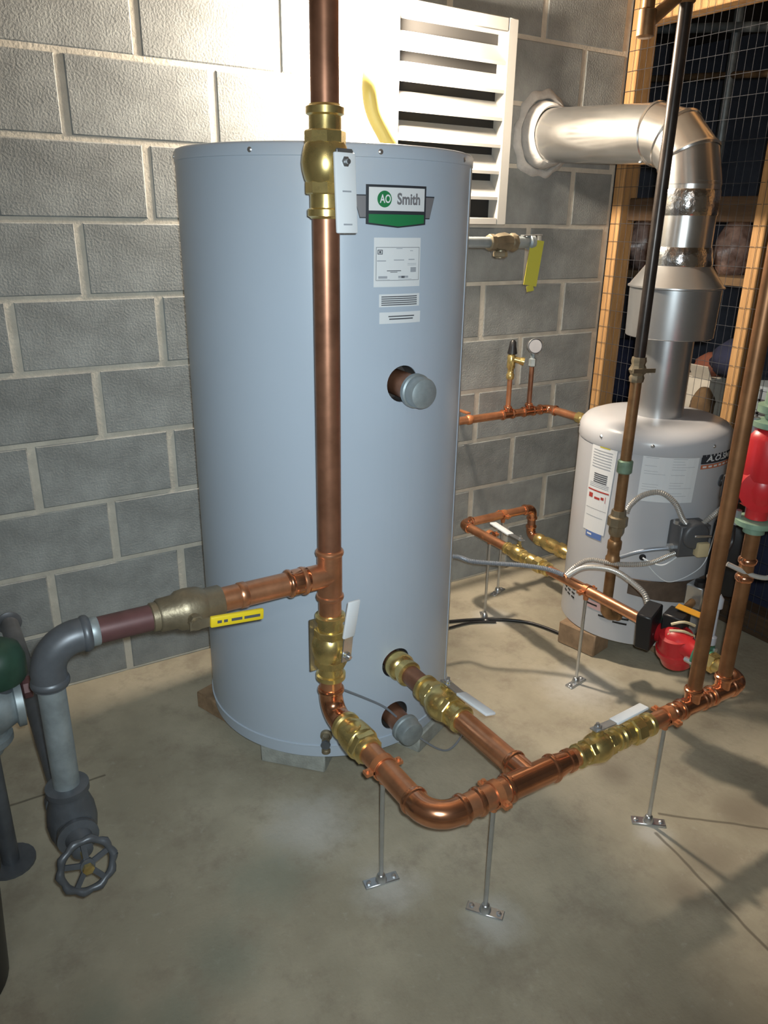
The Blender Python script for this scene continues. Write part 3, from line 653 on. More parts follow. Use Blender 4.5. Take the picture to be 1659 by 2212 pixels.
br = thing('copper_branch', 'copper branch from the tank low port to the front tee', 'pipe', (PX, -1.1, ZL))
obj('adapter', MB().lathe((PX, -0.855, ZL), -Y, [(0, 0.037), (0.028, 0.0385), (0.034, 0.034), (0.038, 0.030), (0.05, 0.030), (0.052, 0.0345), (0.064, 0.0345), (0.068, 0.028)], 28), 'brass', br, label='brass tank adapter')
obj('pipe', pipe_mb((PX, -0.81, ZL), (PX, -1.00, ZL), RR), 'copperold', br)
obj('pipe', pipe_mb((PX, -1.14, ZL), (PX, FY + 0.055, ZL), RR), 'copper', br)
ball_valve('ball_valve', 'brass ball valve on the branch from the tank, white lever lying right of it', (PX, -0.985, ZL), -Y, 0.165, RR, V((0.22, 0, 1)), -Y, 0.165, lw=0.030)

# ------------------------------------------------------------------ back loop, pump, second heater
BX, BZ, r3 = 1.250, 0.345, 0.0165
bl = thing('copper_back_run', 'slim copper pipe running back between the two tanks', 'pipe', (BX, -0.6, BZ))
obj('pipe', pipe_mb((BX, -0.655, BZ), (BX, -1.045, BZ), r3), 'copper', bl)
obj('pipe', pipe_mb((BX, -0.21, BZ), (BX, -0.435, BZ), r3), 'copper', bl)
obj('elbow', elbow_mb((BX, -0.170, BZ), Y, X, 0.028, r3), 'copperfit', bl)
obj('pipe', pipe_mb((BX + 0.03, -0.170, BZ), (1.57, -0.170, BZ), r3), 'copper', bl)
obj('elbow', elbow_mb((1.61, -0.170, BZ), X, -Z, 0.028, r3), 'copperfit', bl)
obj('pipe', pipe_mb((1.61, -0.170, 0.315), (1.61, -0.170, 0.255), r3), 'copperold', bl)
obj('elbow', elbow_mb((1.61, -0.170, 0.225), -Z, -Y, 0.026, r3), 'copperfit', bl)
ball_valve('ball_valve', 'small brass ball valve on the back copper run, white lever pointing back', (BX, -0.43, BZ), -Y, 0.125, r3, V((0.1, 0, 1)), V((0.02, 1, 0)), 0.155, lw=0.030, lift=0.012)
u2 = thing('brass_union', 'brass union on the back copper run beside the small heater', 'fitting', (BX, -0.6, BZ))
obj('body', MB().lathe((BX, -0.555, BZ), -Y, [(0, r3 * 1.15), (0.004, r3 * 1.4), (0.02, r3 * 1.4), (0.024, r3 * 1.25), (0.075, r3 * 1.25), (0.08, r3 * 1.45), (0.095, r3 * 1.45), (0.1, r3 * 1.1)], 24), 'brass', u2)
obj('nut', MB().lathe((BX, -0.588, BZ), -Y, [(0, r3 * 1.5), (0.004, r3 * 1.7), (0.03, r3 * 1.7), (0.034, r3 * 1.5)], 8), 'brass', u2, smooth=25)
u3 = thing('brass_valve_pair', 'brass fittings joining the back copper loop to the small heater', 'fitting', (1.61, -0.3, 0.225))
obj('body', MB().lathe((1.61, -0.205, 0.225), -Y, [(0, r3 * 1.2), (0.01, r3 * 1.5), (0.03, r3 * 1.5), (0.04, r3 * 1.2), (0.06, r3 * 1.6), (0.1, r3 * 1.7), (0.13, r3 * 1.3), (0.15, r3 * 1.6), (0.18, r3 * 1.6), (0.19, r3 * 1.1), (0.24, r3 * 1.1)], 24), 'brass', u3)
obj('hex_collar', MB().lathe((1.61, -0.335, 0.225), -Y, [(0, r3 * 1.8), (0.025, r3 * 1.8)], 6), 'brass', u3, smooth=25)

def pump(label, c, ax, motor, mlen, flange_mat, boxdir, k=1.0, up=0.078):
    c = V(c); ax = V(ax).normalized(); mo = V(motor).normalized(); bd = V(boxdir).normalized()
    t = thing('circulator_pump', label, 'pump', c)
    v = MB().lathe(c - ax * 0.075, ax, [(0, 0.026), (0.03, 0.028), (0.05, 0.04), (0.075, 0.045), (0.10, 0.04), (0.12, 0.028), (0.15, 0.026)], 28)
    v.lathe(c - mo * 0.035 * k, mo, [(0, 0.03 * k), (0.004, 0.052 * k), (0.04 * k, 0.058 * k), (0.055 * k, 0.06 * k), (0.058 * k, 0.066 * k), (0.074 * k, 0.066 * k), (0.078 * k, 0.05 * k)], 32)
    obj('volute', v, 'red', t)
    obj('motor', MB().lathe(c + mo * 0.04 * k, mo, [(0, 0.052 * k), (0.01, 0.055 * k), (mlen - 0.03, 0.055 * k), (mlen - 0.01, 0.050 * k), (mlen, 0.035 * k), (mlen + 0.002, 0.01)], 32), 'red', t)
    for s in (-1, 1):
        o_ = up if s > 0 else 0.078
        f = obj('flange', MB().lathe(c + ax * s * o_, ax * s, [(0, 0.042), (0.002, 0.046), (0.014, 0.046), (0.016, 0.040), (0.02, 0.024), (0.034, 0.024)], 28), flange_mat, t, label='green pipe flange')
        for q in (-1, 1):
            e = ax.cross(mo).normalized() * q * 0.040
            obj('bolt', MB().lathe(c + ax * s * (o_ - 0.016) + e, ax * s, [(0, 0.008), (0.036, 0.008)], 6), 'steel', f, smooth=25)
    return t, c, ax, mo, bd
pt, c, ax, mo, bd = pump('red circulator pump with open black wiring box at the end of the back copper run', (BX - 0.005, -1.175, BZ - 0.008), Y, V((0.25, 0, -1)), 0.045, 'green', Z, 0.86)
bx = obj('wiring_box', MB().box((BX - 0.035, -1.098, BZ + 0.015), (0.088, 0.045, 0.115), Matrix.Rotation(math.radians(20), 3, 'Z') @ Matrix.Rotation(math.radians(-8), 3, 'Y')), 'black', pt, bevel=0.004, label='black wiring box cover')
obj('screw', MB().lathe((BX - 0.052, -1.123, BZ + 0.005), V((-0.3, -1, 0)), [(0, 0.006), (0.003, 0.006), (0.004, 0.003)], 12), 'steel', bx)
obj('wiring_box_back', MB().box((BX + 0.02, -1.145, BZ + 0.035), (0.07, 0.06, 0.06), Matrix.Rotation(math.radians(20), 3, 'Z')), 'black', pt, bevel=0.004)
for pp in ([(BX - 0.02, -1.16, BZ + 0.045), (BX + 0.0, -1.185, BZ + 0.058), (BX + 0.03, -1.20, BZ + 0.045)], [(BX - 0.03, -1.165, BZ + 0.03), (BX - 0.01, -1.195, BZ + 0.036), (BX + 0.02, -1.21, BZ + 0.02)], [(BX - 0.035, -1.165, BZ + 0.02), (BX - 0.02, -1.20, BZ + 0.016), (BX + 0.015, -1.215, BZ + 0.0)]):
    obj('loose_wire', MB().tube(spline(pp, 6), 0.004, 8), 'cream', pt)
obj('yellow_sticker', MB().obox((BX + 0.035, -1.13, BZ + 0.075), (BX + 0.06, -1.20, BZ + 0.066), X, 0.030, 0.002), 'orangetag', pt)
un2 = thing('brass_union', 'brass union next to the right end of the front loop', 'fitting', (EX, -1.31, BZ))
obj('body', MB().lathe((EX, -1.268, 0.335), V((0, -1, -0.08)), [(0, r3 * 1.3), (0.005, r3 * 1.6), (0.02, r3 * 1.6), (0.024, r3 * 1.3), (0.04, r3 * 1.3), (0.05, r3 * 1.1), (0.085, r3 * 1.1)], 24), 'brass', un2)
obj('nut', MB().lathe((EX, -1.285, 0.334), V((0, -1, -0.08)), [(0, r3 * 1.7), (0.02, r3 * 1.7)], 6), 'brass', un2, smooth=25)
# second pump at the right edge
pt2, c, ax, mo, bd = pump('red circulator pump on the right edge above its copper riser', (PB, FY, 0.875), Z, V((0.75, 0.65, 0.05)), 0.14, 'greenpatina', -Y, 1.0, 0.140)
obj('wiring_box', MB().box((PB - 0.030, FY + 0.050, 0.862), (0.03, 0.05, 0.06)), 'black', pt2, bevel=0.004)
obj('red_housing', MB().lathe((PB + 0.006, FY, 0.895), Z, [(0, 0.05), (0.012, 0.055), (0.095, 0.055), (0.112, 0.046), (0.122, 0.030)], 32), 'red', pt2)
rb = thing('green_stained_fitting', 'pale green stained fitting on top of the red pump at right', 'fitting', (PB, FY, 1.05))
obj('body', MB().lathe((PB, FY, 1.050), Z, [(0, 0.042), (0.016, 0.042), (0.018, 0.03), (0.05, 0.028), (0.053, 0.022), (0.09, 0.022)], 28), 'greenpatina', rb)
obj('pipe', pipe_mb((PB, FY, 1.13), (PB, FY, 1.23), 0.0175), 'copperold', rb)

# ---- small heater
H = (1.661, -0.672); HR = 0.248
ht = thing('gas_water_heater', 'squat pale grey gas water heater at right with domed lid', 'water heater', (H[0], H[1], 0.085))
obj('jacket', MB().lathe((H[0], H[1], 0.085), Z, [(0, HR - 0.006), (0.004, HR - 0.001), (0.674, HR - 0.001)], 96), 'tank2', ht)
obj('lid', MB().lathe((H[0], H[1], 0.757), Z, [(0, HR + 0.001), (0.002, HR + 0.002), (0.034, HR + 0.002), (0.050, HR - 0.004), (0.066, HR - 0.018), (0.077, HR - 0.045), (0.082, HR - 0.09), (0.083, 0.05)], 96), 'tank2', ht)
for a in (178, -141.6, -95, -50, 0, 50, 100, 140):
    d = V((math.cos(math.radians(a)), math.sin(math.radians(a)), 0))
    obj('screw', MB().lathe(V((H[0], H[1], 0.790)) + d * (HR - 0.001), d, [(0, 0.006), (0.003, 0.006), (0.006, 0.003)], 12), 'steel', ht)
q = [(170, 0.7725), (194, 0.7725), (191, 0.459), (169.5, 0.459)]
ln = [(0.10, 0.86, 0.09 + 0.030 * k, 0.10 + 0.030 * k, 'greyink') for k in range(7)] + [(0.25, 0.80, 0.34 + 0.022 * k, 0.353 + 0.022 * k) for k in range(5)] + [(0.1, 0.9, 0.45 + 0.018 * k, 0.456 + 0.018 * k, 'greyink') for k in range(3)]
ln += [(0.05, 0.95, 0.525, 0.54, 'redink'), (0.12, 0.30, 0.57, 0.62, 'redink'), (0.38, 0.62, 0.60, 0.625, 'redink'), (0.66, 0.78, 0.585, 0.615, 'redink'), (0.84, 0.86, 0.57, 0.64, 'redink'), (0.05, 0.95, 0.735, 0.738, 'ink'), (0.1, 0.85, 0.82, 0.825, 'greyink'), (0.35, 0.75, 0.025, 0.06, 'tag')]
sticker('warning_label', q, ln, ht, H, HR, label='tall white warning label')
sticker('blue_sticker', [(173.5, 0.459), (189, 0.459), (189, 0.438), (173.5, 0.438)], [(0.1, 0.4, 0.3, 0.6, 'paper')], ht, H, HR, m='blueink', label='blue sticker below the warning label')
ln = [(0.05 + 0.47 * c_, 0.05 + 0.47 * c_ + random.uniform(0.2, 0.42), 0.03 + 0.055 * k, 0.036 + 0.055 * k, 'greyink') for k in range(17) for c_ in (0, 1) if random.random() < 0.75]
sticker('instruction_sheet', [(-147, 0.767), (-106.5, 0.767), (-107.5, 0.609), (-147.5, 0.609)], ln, ht, H, HR, label='wide white instruction sheet')
bd_ = obj('maker_plate', MB().cquad(H, HR + 0.002, [(-104.6, 0.765), (-52, 0.765), (-52, 0.735), (-104.6, 0.735)], 16, 0.003), 'logodark', ht, label='black plate with white lettering')
obj('white_letters', ctext(MB(), H, HR + 0.0026, -80, 0.7500, 'A.O.SMITH', 0.025, width=0.175, bold=0.028, slant=0.25), 'paper', bd_, smooth=0)
ob = obj('orange_strip', MB().cquad(H, HR + 0.001, [(-104.6, 0.732), (-52, 0.732), (-52, 0.718), (-104.6, 0.718)], 16), 'orangeink', ht)
b = MB()
for k in range(9): b.cquad(H, HR + 0.0016, [(-103 + 5.4 * k, 0.728), (-99.5 + 5.4 * k, 0.728), (-99.5 + 5.4 * k, 0.722), (-103 + 5.4 * k, 0.722)], 2)
obj('print', b, 'paper', ob, smooth=0)
# slots low on the jacket
b = MB()
for a0 in (150, 157, 164):
    for k in range(4): b.cquad(H, HR + 0.0012, [(a0, 0.235 - 0.016 * k), (a0 + 4, 0.235 - 0.016 * k), (a0 + 4, 0.230 - 0.016 * k), (a0, 0.230 - 0.016 * k)], 2, 0.002)
for a0, z0 in ((-178, 0.225), (-178, 0.203), (-151, 0.200), (-152, 0.182), (-153, 0.164), (-165, 0.172)):
    b.cquad(H, HR + 0.0012, [(a0, z0), (a0 + 11, z0), (a0 + 11, z0 - 0.006), (a0, z0 - 0.006)], 4, 0.002)
so = obj('vent_slots', b, 'dark', ht, smooth=0); so['kind'] = 'stuff'
obj('pink_sticker', MB().cquad(H, HR + 0.0008, [(-176, 0.212), (-158, 0.212), (-158, 0.185), (-176, 0.185)], 6), 'pink', ht, smooth=0, label='faded pink sticker')
obj('burner_cover', MB().cquad(H, HR + 0.006, [(-145, 0.335), (-78, 0.325), (-78, 0.235), (-145, 0.280)], 16, 0.008), 'rust', ht, label='brown burner opening cover')
kb = math.radians(-77.5); d = V((math.cos(kb), math.sin(kb), 0)); p = V((H[0], H[1], 0.664)) + d * HR
obj('upper_port', MB().lathe(p - d * 0.004, d, [(0, 0.02), (0.006, 0.02), (0.008, 0.012), (0.014, 0.010)], 20), 'greyiron', ht)
wh = math.radians(-137.5); d = V((math.cos(wh), math.sin(wh), 0)); p = V((H[0], H[1], 0.415)) + d * HR
obj('wire_grommet', MB().lathe(p - d * 0.003, d, [(0, 0.011), (0.005, 0.011), (0.006, 0.005)], 16), 'black', ht)
def hcyl(az, z, off=0.0):
    t = math.radians(az); return V((H[0] + (HR + off) * math.cos(t), H[1] + (HR + off) * math.sin(t), z))
tw = solo('thermocouple_wire', MB().tube(spline([hcyl(-137.5, .415, .005), hcyl(-130, .402, .012), hcyl(-122.8, .400, .016), hcyl(-114, .425, .012)], 8), 0.0028, 8), 'vinyl', 'short white wire leaving the hole in the small heater', 'wire')
tw = solo('thermocouple_wire', MB().tube(spline([hcyl(-137, .413, .004), hcyl(-127, .365, .014), hcyl(-117, .340, .018), hcyl(-102, .36, .02), hcyl(-90, .404, .025), hcyl(-86, .525, .03)], 10), 0.0016, 6), 'vinyl', 'thin pale wire sagging across the small heater', 'wire')
# gas control
gc_ = thing('gas_control', 'dark grey gas control with cream valve knob on the front of the small heater', 'gas control', hcyl(-100, 0.42, 0.04))
ga = math.radians(-110); Rg = Matrix.Rotation(ga + math.pi / 2, 3, 'Z')
gcc = hcyl(-110, 0.502, 0.03)
obj('casing', MB().box(gcc, (0.105, 0.07, 0.105), Rg).lathe(gcc + Z * 0.02, V((math.cos(ga), math.sin(ga), 0)), [(0, 0.045), (0.04, 0.045), (0.048, 0.04)], 24), 'boxgrey', gc_, bevel=0.004)
gd_ = V((math.cos(ga), math.sin(ga), 0)); gs = Z.cross(gd_)
obj('cream_knob', MB().box(gcc + gd_ * 0.047 + gs * 0.020 - Z * 0.022, (0.040, 0.030, 0.048), Rg), 'cream', gc_, bevel=0.005, segs=2)
obj('chrome_bar', MB().obox(gcc + gd_ * 0.053 - gs * 0.015 + Z * 0.025, gcc + gd_ * 0.053 + gs * 0.045 + Z * 0.022, Z, 0.008, 0.006), 'steel', gc_, bevel=0.002)
obj('conduit_nut', MB().lathe(gcc - gs * 0.045 + Z * 0.05, Z, [(0, 0.014), (0.012, 0.014)], 8), 'steel', gc_)
obj('conduit_nut', MB().lathe(gcc - gs * 0.05 - Z * 0.03, -gs, [(0, 0.013), (0.016, 0.013)], 8), 'steel', gc_)
# black box right of it
dk = thing('black_blower', 'black blower casing hanging right of the gas control', 'blower', hcyl(-66, 0.26, 0.05))
da = math.radians(-66); Rd = Matrix.Rotation(da + math.pi / 2, 3, 'Z'); dc = hcyl(-66, 0.395, 0.045)
obj('casing', MB().box(dc, (0.11, 0.10, 0.26), Rd), 'black', dk, bevel=0.012, segs=2)
obj('screw', MB().lathe(dc + V((math.cos(da), math.sin(da), 0)) * 0.049 + Z * 0.08, V((math.cos(da), math.sin(da), 0)), [(0, 0.007), (0.003, 0.007), (0.005, 0.004)], 12), 'brass', dk)
# gas valve and burner clutter lower down
gvv = thing('gas_valve', 'grey metal gas valve low on the front of the small heater', 'gas valve', (1.63, -0.96, 0.2))
obj('body', MB().box((1.625, -0.965, 0.300), (0.075, 0.06, 0.08), Matrix.Rotation(0.2, 3, 'Z')), 'steel', gvv, bevel=0.005)
obj('knob', MB().lathe((1.60, -0.985, 0.345), Z, [(0, 0.022), (0.016, 0.020), (0.018, 0.010)], 16), 'black', gvv)
obj('regulator', MB().lathe((1.63, -0.99, 0.285), V((0.1, -1, 0)), [(0, 0.03), (0.02, 0.03), (0.024, 0.022), (0.04, 0.02)], 20), 'galv', gvv)
obj('union', MB().lathe((1.545, -0.975, 0.262), V((-1, -0.25, -0.25)), [(0, 0.018), (0.004, 0.024), (0.022, 0.024), (0.026, 0.016), (0.05, 0.016), (0.053, 0.021), (0.07, 0.021)], 12), 'galv', gvv)
obj('feed_pipe', MB().tube(spline([(1.60, -0.97, 0.285), (1.52, -0.98, 0.255), (1.43, -0.99, 0.235), (1.385, -0.95, 0.25)], 8), 0.013, 14), 'brownpipe', gvv)
obj('label_plate', MB().box((1.655, -1.012, 0.30), (0.03, 0.003, 0.035)), 'paper', gvv)
# hanging grey cord and bulb-like sleeve between the risers
tc = thing('temperature_sensor', 'grey sensor sleeve strapped beside the copper riser under the red pump', 'sensor', (1.15, -1.30, 0.5))
sx, sy = 1.120, -1.355
obj('sleeve', MB().lathe((sx, sy, 0.455), V((0.02, 0.02, 1)), [(0, 0.006), (0.005, 0.013), (0.025, 0.014), (0.03, 0.008), (0.10, 0.008), (0.105, 0.014), (0.13, 0.014), (0.14, 0.006)], 16), 'glass', tc)
obj('cord', MB().tube(spline([(sx + 0.003, sy + 0.002, 0.59), (sx - 0.012, sy, 0.64), (sx - 0.004, sy, 0.70), (sx + 0.018, sy + 0.004, 0.735), (sx + 0.01, sy + 0.006, 0.79)], 8), 0.0045, 8), 'black', tc)
hc = solo('grey_cord', MB().tube(spline([(1.12, -1.36, 0.68), (1.17, -1.41, 0.655), (1.21, -1.43, 0.66), (1.25, -1.42, 0.71), (1.27, -1.42, 0.80), (1.26, -1.40, 0.86)], 8), 0.006, 10), 'conduit', 'grey cord looping past the copper riser at the right edge', 'cord')
# flue
fl_ = thing('flue_pipe', 'silver flue rising from the small heater and elbowing into the wall', 'flue', (H[0], H[1], 0.842))
FR = 0.089
obj('lower_pipe', MB().lathe((H[0], H[1], 0.838), Z, [(0, 0.081), (0.30, 0.081)], 48), 'hood', fl_)
hd = MB().lathe((H[0], H[1], 1.098), Z, [(0.002, 0.131), (0, 0.134), (0.002, 0.136), (0.150, 0.140), (0.153, 0.147), (0.157, 0.147), (0.160, 0.142), (0.218, 0.100), (0.22, 0.096)], 64, caps=False)
obj('draught_hood', hd, 'hood', fl_, label='flared draught hood')
ob = obj('foil_joint', MB().lathe((H[0], H[1], 1.312), Z, [(0, 0.097), (0.01, 0.1), (0.05, 0.094), (0.06, FR + 0.002)], 48), 'foil', fl_, label='crumpled foil tape')
obj('upper_pipe', MB().lathe((H[0], H[1], 1.36), Z, [(0, FR), (0.20, FR)], 48), 'duct', fl_)
obj('foil_joint', MB().lathe((H[0], H[1], 1.462), Z, [(0, FR + 0.001), (0.005, FR + 0.003), (0.07, FR + 0.003), (0.075, FR + 0.001)], 48), 'foil', fl_, label='crumpled foil tape')
# elbow in four gores
EZ = 1.700; RE = 0.150
cpt = V((H[0], H[1] + RE, EZ - RE))
cents = [(cpt + V((0, -math.cos(t) * RE, math.sin(t) * RE)), t) for t in (0, math.pi / 8, 3 * math.pi / 8, math.pi / 2)]
seg = MB()
ringpts = []
angs = [0, math.pi / 6, math.pi / 3, math.pi / 2]
def ring_at(t, extra=0.0, rad=FR):
    c_ = cpt + V((0, -math.cos(t), math.sin(t))) * RE; rd = V((0, -math.cos(t), math.sin(t)))
    return [c_ + (X * math.cos(2 * math.pi * k / 48) + rd * math.sin(2 * math.pi * k / 48)) * (rad + extra) for k in range(48)]
for i in range(3):
    R0, R1 = ring_at(angs[i], 0.002), ring_at(angs[i + 1], 0.002)
    g = MB(); g.add(R0 + R1, [(k, (k + 1) % 48, 48 + (k + 1) % 48, 48 + k) for k in range(48)])
    t1 = angs[i + 1]
    b_ = ring_at(t1 - 0.03, 0.003); b1 = ring_at(t1, 0.006); b2 = ring_at(t1 + 0.03, 0.003)
    g.add(b_ + b1 + b2, [(k, (k + 1) % 48, 48 + (k + 1) % 48, 48 + k) for k in range(48)] + [(48 + k, 48 + (k + 1) % 48, 96 + (k + 1) % 48, 96 + k) for k in range(48)])
    obj('elbow_gore', g, 'duct', fl_)
WE = V((H[0], -0.004, 1.733)); w0 = V((H[0], H[1] + RE - 0.004, EZ))
obj('wall_pipe', MB().lathe(w0, WE - w0, [(0, FR), ((WE - w0).length, FR)], 48), 'duct', fl_)
for a in (0.3, 2.2):
    pass
for sx, sz in ((-0.04, 0.0), (0.02, -0.01)):
    obj('screw', MB().lathe((H[0] + sx, H[1] + RE + 0.02, EZ - math.sqrt(FR ** 2 - sx ** 2) + 0.001), -Z, [(0, 0.006), (0.004, 0.006), (0.006, 0.003)], 10), 'steel', fl_)
# plaster collar at the wall
def collar_ring(prof, amp, seed):
    n = 72; vs = []; fs = []
    for j, (rad, yy, k_) in enumerate(prof):
        for k in range(n):
            t = 2 * math.pi * k / n
            jit = 1 + amp * k_ * (math.sin(3 * t + seed) + 0.6 * math.sin(7 * t + 2 * seed) + 0.5 * math.sin(13 * t + 3 * seed))
            vs.append((WE.x + math.cos(t) * rad * jit, yy + 0.0012 * math.sin(6 * t + j + seed), WE.z + math.sin(t) * rad * jit))
    for j in range(len(prof) - 1):
        for k in range(n): fs.append((j * n + k, (j + 1) * n + k, (j + 1) * n + (k + 1) % n, j * n + (k + 1) % n))
    return MB().add(vs, fs)
pcl = thing('plaster_collar', 'rough white plaster collar sealing the flue into the wall', 'plaster collar', (WE.x, 0, WE.z - 0.14))
obj('inner_lip', collar_ring([(FR + 0.0005, -0.050, 0), (FR + 0.006, -0.054, 0.3), (FR + 0.014, -0.044, 0.5), (FR + 0.022, -0.020, 0.8), (FR + 0.024, -0.004, 1), (FR + 0.024, 0.004, 1)], 0.015, 1.0), 'plaster', pcl, smooth=60)
obj('outer_smear', collar_ring([(FR + 0.028, 0.004, 1), (FR + 0.028, -0.010, 1), (FR + 0.034, -0.014, 1), (FR + 0.046, -0.008, 1.6), (FR + 0.055, -0.002, 2.2), (FR + 0.057, 0.004, 2.2)], 0.022, 2.3), 'plaster', pcl, smooth=60)
# blocks under the heater
blk((1.452, -0.655), math.radians(12), (0.10, 0.15, 0.085), 'woodblk', 'support_block', 'brown wooden block under the left rim of the small heater', 'block')
blk((1.70, -0.86), math.radians(80), (0.10, 0.15, 0.085), 'woodblk', 'support_block', 'brown wooden block under the front of the small heater', 'block')
blk((1.76, -0.50), math.radians(40), (0.10, 0.15, 0.085), 'woodblk', 'support_block', 'brown wooden block under the back of the small heater', 'block')

# ------------------------------------------------------------------ gas drop pipe
GX, GY, gr = 1.340, -0.835, 0.0165
gp = thing('gas_pipe', 'tall black steel gas pipe dropping in front of the small heater', 'pipe', (GX, GY, 0.28))
obj('upper_pipe', pipe_mb((GX, GY, 1.055), (GX, GY, 2.60), gr), 'blackpipe', gp)
obj('lower_pipe', pipe_mb((GX, GY, 0.27), (GX, GY, 1.04), gr), 'brownpipe', gp, label='browned lower length')
ck_ = obj('shutoff_cock', MB().lathe((GX, GY, 1.005), Z, [(0, 0.02), (0.012, 0.022), (0.02, 0.019), (0.035, 0.026), (0.05, 0.019), (0.06, 0.022), (0.072, 0.02)], 8), 'bronze', gp)
obj('cock_lever', MB().obox((GX - 0.045, GY - 0.022, 1.043), (GX + 0.045, GY - 0.024, 1.038), Z, 0.012, 0.006).cyl((GX, GY, 1.04), (GX, GY - 0.026, 1.04), 0.009, 12), 'bronze', ck_)
obj('coupling', MB().lathe((GX, GY, 0.725), Z, [(0, 0.019), (0.004, 0.023), (0.038, 0.023), (0.042, 0.019)], 24), 'greenpatina', gp)
obj('union', MB().lathe((GX, GY, 0.52), Z, [(0, 0.02), (0.01, 0.024), (0.03, 0.024), (0.034, 0.031), (0.062, 0.031), (0.066, 0.024), (0.085, 0.022)], 8), 'bronze', gp)
obj('coupling', MB().lathe((GX, GY, 0.395), Z, [(0, 0.019), (0.006, 0.023), (0.05, 0.023), (0.056, 0.019), (0.075, 0.019), (0.08, 0.022), (0.105, 0.022), (0.11, 0.018)], 24), 'brownpipe', gp)
obj('elbow', elbow_mb((GX, GY, 0.235), -Z, V((0.75, -0.25, 0)), 0.03, gr), 'brownpipe', gp)
g2 = thing('gas_header_pipe', 'lamplit steel header pipe slanting to a second drop at upper right', 'pipe', (1.28, -0.7, 1.9))
obj('slanting_pipe', pipe_mb((GX, GY, 1.985), (1.245, -0.80, 1.90), 0.0155), 'brownpipe', g2)
obj('tee', MB().lathe((GX, GY, 1.95), Z, [(0, 0.018), (0.004, 0.022), (0.07, 0.022), (0.074, 0.018)], 24), 'brownpipe', g2)
obj('tee', MB().lathe((1.245, -0.80, 1.87), Z, [(0, 0.016), (0.004, 0.022), (0.06, 0.022), (0.064, 0.016)], 24), 'brownpipe', g2)
obj('drop', pipe_mb((1.245, -0.80, 1.92), (1.245, -0.80, 2.60), 0.0155), 'brownpipe', g2)

# ------------------------------------------------------------------ copper along the back wall
WY, WZ = -0.075, 0.726
bw = thing('copper_wall_pipe', 'copper pipe along the block wall behind the big tank with two upright stubs', 'pipe', (1.4, WY, WZ))
obj('pipe', pipe_mb((0.80, WY, WZ), (1.71, WY, WZ), 0.0155), 'copper', bw)
obj('tee', tee_mb((1.488, WY, WZ), (1.552, WY, WZ), 0.0155, Z, 0.035, 0.011), 'copperfit', bw)
obj('tee', tee_mb((1.597, WY, WZ), (1.661, WY, WZ), 0.0155, Z, 0.035, 0.011), 'copperfit', bw)
obj('elbow', elbow_mb((1.735, WY, WZ), X, -Y, 0.028, 0.0155), 'copperfit', bw)
obj('pipe', pipe_mb((1.735, WY - 0.04, WZ), (1.735, -0.42, WZ), 0.0155), 'copper', bw)
obj('brass_adapter', MB().lathe((1.735, -0.24, WZ), -Y, [(0, 0.017), (0.004, 0.022), (0.03, 0.022), (0.034, 0.018), (0.06, 0.018)], 8), 'brass', bw)
obj('stub', pipe_mb((1.52, WY, WZ + 0.03), (1.52, WY, 0.90), 0.0095), 'copper', bw)
obj('stub', pipe_mb((1.629, WY, WZ + 0.03), (1.629, WY, 0.92), 0.0095), 'copperold', bw)
obj('pipe_strap', MB().bead((1.33, WY, WZ), X, 0.0155, 0.025, 0.004).box((1.33, -0.035, WZ + 0.024), (0.02, 0.07, 0.004)), 'clamp', bw)
hv = thing('hose_bib', 'small brass boiler drain with black handle on the left wall stub', 'valve', (1.52, WY, 0.87))
obj('body', MB().lathe((1.52, WY, 0.865), Z, [(0, 0.012), (0.004, 0.015), (0.02, 0.015), (0.024, 0.012), (0.04, 0.012), (0.045, 0.016), (0.09, 0.016), (0.10, 0.010)], 16).cyl((1.52, WY, 0.945), (1.555, WY - 0.03, 0.935), 0.012).lathe((1.545, WY - 0.022, 0.938), V((1, -0.85, -0.25)), [(0, 0.014), (0.012, 0.016), (0.016, 0.016)], 16), 'brass', hv)
obj('handle', MB().lathe((1.522, WY, 0.960), Z, [(0, 0.010), (0.004, 0.019), (0.030, 0.014), (0.048, 0.012), (0.055, 0.006)], 14), 'black', hv)
gg = thing('pressure_gauge', 'small round pressure gauge on the right wall stub', 'gauge', (1.629, WY, 0.92))
obj('socket', MB().lathe((1.629, WY, 0.905), Z, [(0, 0.011), (0.004, 0.015), (0.03, 0.015), (0.034, 0.009), (0.06, 0.009)], 6), 'galv', gg)
gdv = V((-0.45, -1, 0.12)).normalized()
obj('case', MB().lathe(V((1.632, WY, 0.985)) - gdv * 0.012, gdv, [(0, 0.024), (0.004, 0.029), (0.024, 0.029), (0.026, 0.026)], 28), 'boxgrey', gg)
obj('bezel', MB().lathe(V((1.632, WY, 0.985)) + gdv * 0.011, gdv, [(0, 0.029), (0.003, 0.031), (0.006, 0.029)], 28, caps=False), 'steel', gg)
obj('glass', MB().lathe(V((1.632, WY, 0.985)) + gdv * 0.0135, gdv, [(0, 0.026), (0.002, 0.025)], 28), 'glass', gg)

